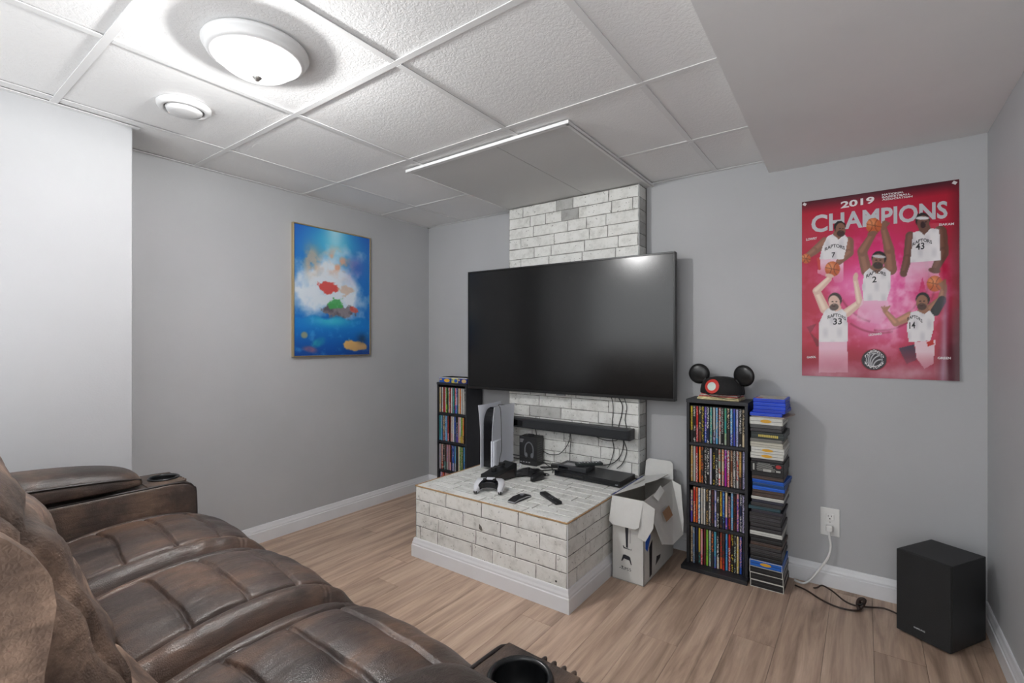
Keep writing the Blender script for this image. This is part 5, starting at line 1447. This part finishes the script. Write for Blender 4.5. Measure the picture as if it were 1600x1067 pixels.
# gamepads
def gamepad(x, y, rz, body_m, face_m, label, tilt=0.0, name='gamepad'):
    t = tag(empty(name, (x, y, ZT), rz), label, 'gamepad', 'gamepads on the brick stand')
    # half outline of the body seen from above (x right, y away from the player)
    half = [(0.0, 0.040), (0.030, 0.042), (0.058, 0.040), (0.074, 0.026), (0.079, 0.0), (0.080, -0.030), (0.074, -0.062), (0.064, -0.072), (0.054, -0.066), (0.046, -0.040), (0.034, -0.020), (0.016, -0.014), (0.0, -0.013)]
    out = half + [(-a, b) for a, b in half[-2:0:-1]]
    levels = [(0.70, 0.004), (0.94, 0.012), (1.0, 0.024), (0.93, 0.036), (0.72, 0.042)]
    bm = bmesh.new(); rings = []
    def centre(px, py):       # local spine that every outline point shrinks towards
        if abs(px) > 0.040: return (math.copysign(0.063, px), max(-0.052, min(0.012, py)))
        return (px, 0.014)
    for s, z in levels:
        ring = []
        for px, py in out:
            cx, cy = centre(px, py)
            drop = 0.012 * max(0.0, -py - 0.015) / 0.055
            ring.append(bm.verts.new((cx + (px - cx) * s, cy + (py - cy) * s, max(0.001, z - drop * (z / 0.042)))))
        rings.append(ring)
    n = len(out)
    for A, B in zip(rings[:-1], rings[1:]):
        for i in range(n): bm.faces.new((A[i], A[(i + 1) % n], B[(i + 1) % n], B[i]))
    for R_ in (rings[0], rings[-1]):
        fs = bm.faces.new(R_)
        bmesh.ops.triangulate(bm, faces=[fs])
    bmesh.ops.recalc_face_normals(bm, faces=bm.faces)
    body = obj('body', bm, body_m, t, True)
    fp = [(0.0, 0.036), (0.026, 0.037), (0.03, 0.016), (0.043, 0.0), (0.049, -0.022), (0.051, -0.046), (0.042, -0.036), (0.033, -0.0245), (0.016, -0.0175), (0.0, -0.0165)]
    fo_ = fp + [(-a, b) for a, b in fp[-2:0:-1]]
    bm = bmesh.new(); add_prism(bm, fo_, 2, 0.012, 0.0435); bmesh.ops.recalc_face_normals(bm, faces=bm.faces)
    bmesh.ops.bevel(bm, geom=list(bm.edges), offset=0.0012, segments=1, affect='EDGES')
    obj('face_panel', bm, face_m, t)
    obj('touch_pad', box_bm(-0.022, 0.022, 0.012, 0.036, 0.042, 0.0452, 0.002, 2), body_m if body_m is M_PADW else M_BLACKM, t)
    for sx in (-1, 1):
        obj('thumb_stick', lathe_bm([(0.006, 0), (0.006, 0.006), (0.0095, 0.008), (0.0098, 0.011), (0.007, 0.0105), (0, 0.0098)], 18), M_BLACKM, t, True, (sx * 0.026, -0.002, 0.043))
        obj('grip_end', box_bm(sx * 0.064 - 0.009, sx * 0.064 + 0.009, -0.071, -0.056, 0.004, 0.022, 0.005, 2), M_BLACKM, t)
        obj('trigger', box_bm(sx * 0.056 - 0.014, sx * 0.056 + 0.014, 0.034, 0.046, 0.014, 0.032, 0.004, 2), M_BLACKM, t)
    for a in range(4):
        obj('button', lathe_bm([(0.0042, 0), (0.0042, 0.0022), (0.003, 0.003), (0, 0.003)], 12), M_GREYK, t, True, (0.055 + 0.0095 * math.cos(a * PI / 2), 0.017 + 0.0095 * math.sin(a * PI / 2), 0.0385))
    bm = bmesh.new(); add_box(bm, -0.064, -0.046, 0.0145, 0.0195, 0.037, 0.0415, 0.001, 1); add_box(bm, -0.0575, -0.0525, 0.008, 0.026, 0.037, 0.0415, 0.001, 1)
    obj('direction_pad', bm, M_GREYK, t)
    return t
wp = gamepad(1.262, -0.782, math.radians(27), M_PADW, M_CONK, 'white gamepad with black centre at the front of the brick stand')
wp.rotation_euler = (math.radians(13), 0, math.radians(27)); wp.location.z = ZT + 0.0145
gamepad(1.300, -0.442, math.radians(-12), M_PADK, M_PADK, 'all-black gamepad lying to the right of the charging dock')

# small curved-edge remote (silver rim) and slim black remote
rm = tag(empty('small_remote', (1.468, -0.805, ZT), math.radians(-3)), 'short black remote with silver rim near the stand front edge', 'remote control')
obj('body', prism_bm([(-0.07, 0.002), (-0.066, 0.012), (-0.03, 0.021), (0.03, 0.021), (0.066, 0.012), (0.07, 0.002), (0.06, 0.0), (-0.06, 0.0)], 0, -0.021, 0.021, 0.002, 2), M_PADK, rm)
obj('silver_rim', prism_bm([(-0.071, 0.004), (-0.067, 0.009), (-0.03, 0.014), (0.03, 0.014), (0.067, 0.009), (0.071, 0.004), (0.03, 0.009), (-0.03, 0.009)], 0, -0.0218, 0.0218), mat('silver_rim', srgb(170, 172, 176), 0.3, metal=0.7), rm)
obj('key_pad', lathe_bm([(0.012, 0), (0.012, 0.0015), (0.009, 0.002), (0, 0.002)], 20), M_GREYK, rm, True, (0, 0.02, 0.021))
r2 = tag(empty('slim_remote', (1.590, -0.712, ZT), math.radians(-31)), 'slim black remote control lying diagonally on the stand', 'remote control')
obj('body', box_bm(-0.088, 0.088, -0.019, 0.019, 0, 0.017, 0.006, 3), M_PADK, r2, True)
obj('ring_key', lathe_bm([(0.011, 0), (0.011, 0.0016), (0.0085, 0.0018), (0.008, 0.0008), (0, 0.0008)], 22), M_BLACKM, r2, True, (-0.03, 0, 0.0168))
for xx in (0.0, 0.018, 0.036):
    for yy in (-0.008, 0.008):
        obj('key', box_bm(xx - 0.004, xx + 0.004, yy - 0.003, yy + 0.003, 0.0165, 0.0182, 0.001, 1), M_GREYK, r2)

# headphone box
hb = tag(empty('headphone_box', (1.058, -0.228, ZT), math.radians(4)), 'black headphone carton with headphone picture standing beside the white console', 'box')
M_HBOX = mat('black_carton', srgb(34, 34, 36), 0.4); M_HPR = mat('grey_carton_print', srgb(104, 106, 110), 0.4)
obj('carton', box_bm(0, 0.128, 0, 0.088, 0, 0.182, 0.0012, 1), M_HBOX, hb)
obj('hang_tab', prism_bm([(0.04, 0.182), (0.088, 0.182), (0.084, 0.194), (0.044, 0.194)], 1, 0.040, 0.043), M_HBOX, hb)
bm = bmesh.new()
add_tube(bm, [(0.043 + 0.0, -0.0005, 0.062)] + [(0.072 - 0.030 * math.cos(a), -0.0005, 0.098 + 0.048 * math.sin(a)) for a in np.linspace(0.0, PI, 9)] + [(0.101, -0.0005, 0.062)], 0.0045, 6, 3)
bmesh.ops.scale(bm, vec=(1, 0.12, 1), verts=bm.verts)
obj('headphone_print', bm, M_HPR, hb)
bm = bmesh.new(); disc(bm, 0.052, 0.064, 0.010, 0.017, -0.0011, 20); disc(bm, 0.094, 0.064, 0.010, 0.017, -0.0011, 20)
obj('headphone_print', bm, M_HPR, hb)
bm = bmesh.new()
for k in range(3): add_box(bm, 0.006, 0.034 - 0.004 * k, -0.0008, 0.001, 0.160 - 0.008 * k, 0.164 - 0.008 * k)
for k in range(4): add_box(bm, 0.008 + 0.02 * k, 0.020 + 0.02 * k, -0.0008, 0.001, 0.016, 0.022)
obj('carton_print', bm, mat('pale_carton_print', srgb(150, 150, 152), 0.5), hb)
bm = bmesh.new()
for k in range(9): add_box(bm, 0.1275, 0.1288, 0.012, 0.072 - 0.003 * (k % 3), 0.03 + 0.014 * k, 0.034 + 0.014 * k)
obj('carton_print', bm, mat('dim_carton_print', srgb(74, 74, 76), 0.5), hb)

# disc player, set-top box and a remote on it
dpv = tag(empty('disc_player', (1.382, -0.332, ZT), math.radians(-1)), 'flat black disc player on the stand at the foot of the brick column', 'disc player')
obj('case', box_bm(0, 0.412, 0.004, 0.205, 0.004, 0.034, 0.002, 2), mat('black_metal_case', srgb(34, 35, 38), 0.4), dpv)
obj('front_panel', box_bm(0, 0.412, 0.0, 0.005, 0.003, 0.035, 0.0015, 1), M_CONK, dpv)
obj('disc_tray', box_bm(0.05, 0.19, -0.001, 0.003, 0.016, 0.026, 0.0008, 1), M_BLACKM, dpv)
obj('button', box_bm(0.385, 0.402, -0.0015, 0.003, 0.012, 0.018, 0.0008, 1), M_GREYK, dpv)
for a in ((0.03, 0.02), (0.37, 0.02), (0.03, 0.17), (0.37, 0.17)): obj('foot', lathe_bm([(0, 0), (0.009, 0), (0.009, 0.0045), (0, 0.0045)], 14), M_BLACKM, dpv, False, (a[0], a[1], 0))
stb = tag(empty('set_top_box', (1.384, -0.300, ZT + 0.0345), math.radians(2)), 'small dark set-top box resting on the left end of the disc player', 'set-top box')
obj('case', box_bm(0, 0.185, 0, 0.125, 0, 0.026, 0.003, 2), mat('dark_grey_case', srgb(48, 50, 54), 0.45), stb)
obj('front_window', box_bm(0.01, 0.07, -0.0008, 0.002, 0.006, 0.02, 0.0008, 1), M_CONK, stb)
obj('label_strip', box_bm(0.03, 0.105, 0.02, 0.075, 0.0258, 0.0264), mat('pale_label', srgb(150, 150, 154), 0.4), stb)
r3 = tag(empty('keypad_remote', (1.548, -0.205, ZT + 0.0345 + 0.0265), math.radians(44)), 'dark remote with pale keys lying across the set-top box', 'remote control')
obj('body', box_bm(-0.085, 0.075, -0.022, 0.022, 0.0, 0.017, 0.004, 2), mat('remote_dark_green', srgb(44, 50, 50), 0.5), r3)
for i in range(8):
    for j in range(3): obj('key', box_bm(-0.07 + 0.017 * i, -0.061 + 0.017 * i, -0.015 + 0.012 * j, -0.008 + 0.012 * j, 0.0165, 0.0185, 0.001, 1), M_GREYK if (i + j) % 3 else M_PADW, r3)

# ------------------------------------------------------------------ cables on and behind the stand
def cable(pts, r, label, name='cable', m=None, sub=10):
    o = obj(name, tube_bm(pts, r, 8, sub), m or M_BLACKM, None, True)
    return tag(o, label, 'cable', 'cables around the media stand')
cable([(1.655, -0.138, 0.8435), (1.66, -0.128, 0.80), (1.655, -0.118, 0.74), (1.650, -0.1165, 0.70), (1.652, -0.1165, 0.60), (1.66, -0.118, 0.53), (1.64, -0.13, 0.45), (1.62, -0.122, 0.425)], 0.0023, 'thin black cable dropping from the television behind the soundbar end', sub=8)
cable([(1.700, -0.138, 0.8435), (1.715, -0.122, 0.80), (1.708, -0.1165, 0.74), (1.690, -0.1165, 0.66), (1.72, -0.1165, 0.585), (1.700, -0.125, 0.50), (1.63, -0.122, 0.445), (1.50, -0.125, 0.432), (1.42, -0.12, 0.428)], 0.0026, 'black cable looping from television edge down to the disc player')
cable([(1.735, -0.138, 0.8435), (1.742, -0.122, 0.79), (1.730, -0.1165, 0.72), (1.742, -0.1165, 0.65), (1.725, -0.12, 0.60), (1.74, -0.118, 0.54), (1.72, -0.122, 0.47), (1.68, -0.12, 0.428)], 0.0022, 'rightmost thin cable hanging from the television over the brick column')
cable([(1.385, -0.150, 0.612), (1.38, -0.145, 0.57), (1.355, -0.14, 0.52), (1.30, -0.135, 0.465), (1.23, -0.13, 0.452), (1.16, -0.118, 0.47), (1.13, -0.118, 0.53), (1.125, -0.145, 0.612)], 0.0024, 'black cable sagging in a wide loop under the soundbar')
cable([(1.390, -0.150, 0.612), (1.386, -0.14, 0.56), (1.378, -0.135, 0.50), (1.376, -0.135, 0.44), (1.378, -0.14, 0.4225)], 0.0022, 'straight black cable dropping from the soundbar to the disc player', sub=6)
cable([(1.56, -0.150, 0.612), (1.57, -0.138, 0.598), (1.62, -0.134, 0.588), (1.68, -0.138, 0.594), (1.70, -0.150, 0.611)], 0.0022, 'short black cable bowed below the right half of the soundbar', sub=6)
cable([(1.03, -0.26, 0.45), (1.05, -0.25, 0.446), (1.12, -0.235, 0.44), (1.19, -0.24, 0.432), (1.26, -0.24, 0.42), (1.32, -0.25, 0.398), (1.345, -0.29, 0.3885)], 0.0024, 'black cable passing in front of the headphone carton')
cable([(1.195, -0.30, 0.3886), (1.23, -0.27, 0.389), (1.27, -0.29, 0.389), (1.31, -0.24, 0.389), (1.345, -0.21, 0.389), (1.33, -0.16, 0.389), (1.27, -0.18, 0.389), (1.22, -0.22, 0.389), (1.25, -0.25, 0.394), (1.30, -0.22, 0.396), (1.34, -0.18, 0.394)], 0.0032, 'tangled bundle of black cables on the stand beside the disc player')
cable([(1.20, -0.34, 0.3886), (1.26, -0.335, 0.3886), (1.30, -0.33, 0.389), (1.345, -0.335, 0.3886), (1.355, -0.36, 0.3886), (1.32, -0.385, 0.3886)], 0.0026, 'thin cable curling on the stand behind the black gamepad')
gcable = obj('cable', tube_bm([(0.985, -0.2785, 0.7645), (1.0, -0.37, 0.776), (1.040, -0.405, 0.760), (1.050, -0.41, 0.70), (1.048, -0.405, 0.60), (1.045, -0.40, 0.50), (1.05, -0.425, 0.45), (1.065, -0.44, 0.41), (1.085, -0.43, 0.3885)], 0.0019, 8, 8), M_BLACKM, gc, True)
gcable.matrix_parent_inverse = (Matrix.Translation(gc.location) @ Matrix.Rotation(gc.rotation_euler.z, 4, 'Z')).inverted()
brick_ = tag(empty('power_brick', (1.30, -0.165, ZT), math.radians(25)), 'small black power adapter among the cables on the stand', 'power adapter')
obj('body', box_bm(-0.035, 0.035, -0.018, 0.018, 0, 0.024, 0.004, 2), M_BLACKM, brick_)
obj('strain_relief', tube_bm([(0.034, 0, 0.012), (0.05, 0, 0.011)], 0.004, 8, 2), M_BLACKM, brick_)
wl = tag(obj('white_cable', tube_bm([(1.155, -0.47, 0.3895), (1.18, -0.44, 0.40), (1.20, -0.42, 0.425), (1.19, -0.40, 0.44), (1.165, -0.41, 0.425), (1.17, -0.43, 0.40), (1.21, -0.40, 0.39), (1.225, -0.37, 0.3895)], 0.0035, 8, 8), M_PADW, None, True), 'white cable coiled behind the charging dock', 'cable', 'cables around the media stand')

# ------------------------------------------------------------------ open white carton beside the stand
M_CARD = mat('white_card', srgb(206, 206, 203), 0.55, noise=0.03, nscale=20)
M_CARDB = mat('grey_card_inside', srgb(168, 164, 158), 0.8, noise=0.05, nscale=20)
M_BLUE = mat('carton_blue', srgb(28, 96, 214), 0.4)
M_KPR = mat('carton_black_print', srgb(40, 42, 50), 0.45)
M_BRCARD = mat('brown_card', srgb(150, 116, 88), 0.8, noise=0.08)
BX0, BX1, BY0, BY1, BH = 1.838, 2.000, -0.532, -0.092, 0.408
cb = tag(empty('open_carton', (BX0, BY0, 0)), 'open white console carton with torn flaps between the stand and right tower', 'carton')
bw, bd = BX1 - BX0, BY1 - BY0
def card(name, pts, n, m=M_CARD, th=0.0022, back=M_CARDB):
    """flat card piece from 3D outline points, thickened along n"""
    bm = bmesh.new()
    N = Vector(n).normalized() * th
    A = [bm.verts.new(Vector(p)) for p in pts]; B = [bm.verts.new(Vector(p) - N) for p in pts]
    f = bm.faces.new(A); f.material_index = 0
    f2 = bm.faces.new(B[::-1]); f2.material_index = 1
    k = len(pts)
    for i in range(k):
        q = bm.faces.new((A[i], B[i], B[(i + 1) % k], A[(i + 1) % k])); q.material_index = 1
    if f.normal.dot(Vector(n)) < 0: pass
    bmesh.ops.triangulate(bm, faces=[f, f2])
    bmesh.ops.recalc_face_normals(bm, faces=bm.faces)
    return obj(name, bm, [m, back], cb)
card('front_wall', [(0, 0, 0), (bw, 0, 0), (bw, 0, BH), (0, 0, BH)], (0, -1, 0))
card('back_wall', [(0, bd, 0), (bw, bd, 0), (bw, bd, BH), (0, bd, BH)], (0, 1, 0))
card('side_wall', [(0, 0, 0), (0, bd, 0), (0, bd, BH), (0, 0, BH)], (-1, 0, 0))
card('side_wall', [(bw, 0, 0), (bw, bd, 0), (bw, bd, BH), (bw, 0, BH)], (1, 0, 0))
card('bottom', [(0, 0, 0.003), (bw, 0, 0.003), (bw, bd, 0.003), (0, bd, 0.003)], (0, 0, 1))
# flaps: front hangs down outside, corner flap hangs at the right front, long left flap folds in with a hole,
# back flap stands up, long right flap hangs outside with a brown window
fl_ = card('front_flap', [(0.002, -0.004, BH), (bw - 0.002, -0.004, BH), (bw - 0.012, -0.030, BH - 0.118), (bw - 0.030, -0.033, BH - 0.132), (0.016, -0.033, BH - 0.132), (-0.004, -0.030, BH - 0.118)], (0, -1, -0.2))
card('corner_flap', [(bw - 0.004, -0.006, BH + 0.004), (bw + 0.050, 0.012, BH - 0.030), (bw + 0.046, -0.002, BH - 0.120), (bw + 0.014, -0.018, BH - 0.185), (bw - 0.022, -0.022, BH - 0.170), (bw - 0.008, -0.012, BH - 0.06)], (0.2, -1, 0.1))
lf = card('left_flap', [(0, 0.004, BH), (0, bd - 0.004, BH), (0.06, bd - 0.02, BH + 0.015), (0.140, bd - 0.02, BH + 0.034), (0.125, 0.29, BH + 0.030), (0.085, 0.22, BH + 0.021), (0.098, 0.18, BH + 0.024), (0.070, 0.12, BH + 0.017)], (-0.24, 0, 1))
obj('hook_hole', prism_bm([(0.028, 0.20), (0.040, 0.215), (0.052, 0.30), (0.040, 0.34), (0.033, 0.30), (0.026, 0.24)], 2, 0, 0.0006), M_CARDB, lf, False, (0.0, 0.0, BH + 0.0016), (0, -0.24, 0))
obj('blue_edge', box_bm(-0.0012, 0.0012, 0.004, bd - 0.03, BH - 0.001, BH + 0.003), mat('carton_navy_edge', srgb(40, 62, 140), 0.5), cb)
card('back_flap', [(0.0, bd, BH), (bw, bd, BH), (bw - 0.006, bd + 0.012, BH + 0.085), (bw - 0.02, bd + 0.014, BH + 0.098), (0.02, bd + 0.014, BH + 0.098), (0.004, bd + 0.012, BH + 0.085)], (0, -1, 0.2))
rf = card('right_flap', [(bw, 0.02, BH), (bw, bd - 0.02, BH + 0.004), (bw + 0.050, bd - 0.03, BH - 0.012), (bw + 0.085, 0.34, BH - 0.17), (bw + 0.092, 0.31, BH - 0.235), (bw + 0.078, 0.19, BH - 0.252), (bw + 0.072, 0.05, BH - 0.205), (bw + 0.030, 0.03, BH - 0.08)], (1, 0, 0.5))
wn = card('window_patch', [(bw + 0.0405, 0.145, BH - 0.085), (bw + 0.0405, 0.245, BH - 0.078), (bw + 0.060, 0.245, BH - 0.124), (bw + 0.060, 0.150, BH - 0.130)], (1, 0, 0.42), M_BRCARD, 0.001, M_BRCARD)
tb = card('lock_tab', [(bw + 0.010, 0.10, BH + 0.002), (bw + 0.012, 0.20, BH + 0.030), (bw + 0.030, 0.205, BH + 0.004), (bw + 0.032, 0.11, BH - 0.022)], (1, 0, 0.8))
bl = card('blue_print', [(bw + 0.0012, 0.02, BH - 0.13), (bw + 0.0012, 0.085, BH - 0.12), (bw + 0.0012, 0.085, BH - 0.20), (bw + 0.0012, 0.045, BH - 0.255), (bw + 0.0012, 0.02, BH - 0.235)], (1, 0, 0), M_BLUE, 0.0008, M_BLUE)
card('black_print', [(bw + 0.0010, 0.075, 0.014), (bw + 0.0010, 0.105, 0.020), (bw + 0.0010, 0.112, 0.190), (bw + 0.0010, 0.070, 0.165)], (1, 0, 0), M_KPR, 0.0006, M_KPR)
card('handle_hole', [(bw + 0.0010, 0.16, 0.045), (bw + 0.0010, 0.225, 0.060), (bw + 0.0010, 0.232, 0.075), (bw + 0.0010, 0.20, 0.080), (bw + 0.0010, 0.175, 0.085)], (1, 0, 0), M_KPR, 0.0006, M_KPR)
# printed console, pad and lettering on the front face
bm = bmesh.new()
y_ = -0.0008
def fpoly(pts): bm.faces.new([bm.verts.new((p[0], y_, p[1])) for p in pts])
fpoly([(0.066, 0.30), (0.086, 0.30), (0.082, 0.166), (0.073, 0.166)])
fpoly([(0.056, 0.172), (0.062, 0.172), (0.064, 0.166), (0.096, 0.160), (0.100, 0.166), (0.101, 0.158), (0.060, 0.160)])
fpoly([(0.093, 0.255), (0.095, 0.255), (0.095, 0.19), (0.093, 0.19)])
fpoly([(0.058, 0.128), (0.068, 0.130), (0.088, 0.126), (0.094, 0.122), (0.102, 0.088), (0.098, 0.086), (0.090, 0.106), (0.062, 0.110), (0.052, 0.094), (0.048, 0.097)])
obj('front_print', bm, M_KPR, cb)
V, Fc, asp = text_mesh('PS5', 0.0)
link_mesh('lettering', mesh_from('lettering', [(0.066 + x * 0.017, -0.0009, 0.055 + y * 0.014) for x, y, _ in V], Fc, M_KPR), cb)
bm = bmesh.new()
fpoly([(0.046, 0.055), (0.050, 0.056), (0.050, 0.074), (0.058, 0.070), (0.057, 0.063), (0.053, 0.062), (0.053, 0.069), (0.0515, 0.070), (0.0515, 0.0545)])
fpoly([(0.037, 0.060), (0.046, 0.064), (0.046, 0.061), (0.040, 0.0585)]); fpoly([(0.053, 0.0605), (0.064, 0.058), (0.060, 0.0555), (0.053, 0.058)])
obj('front_logo', bm, M_KPR, cb)
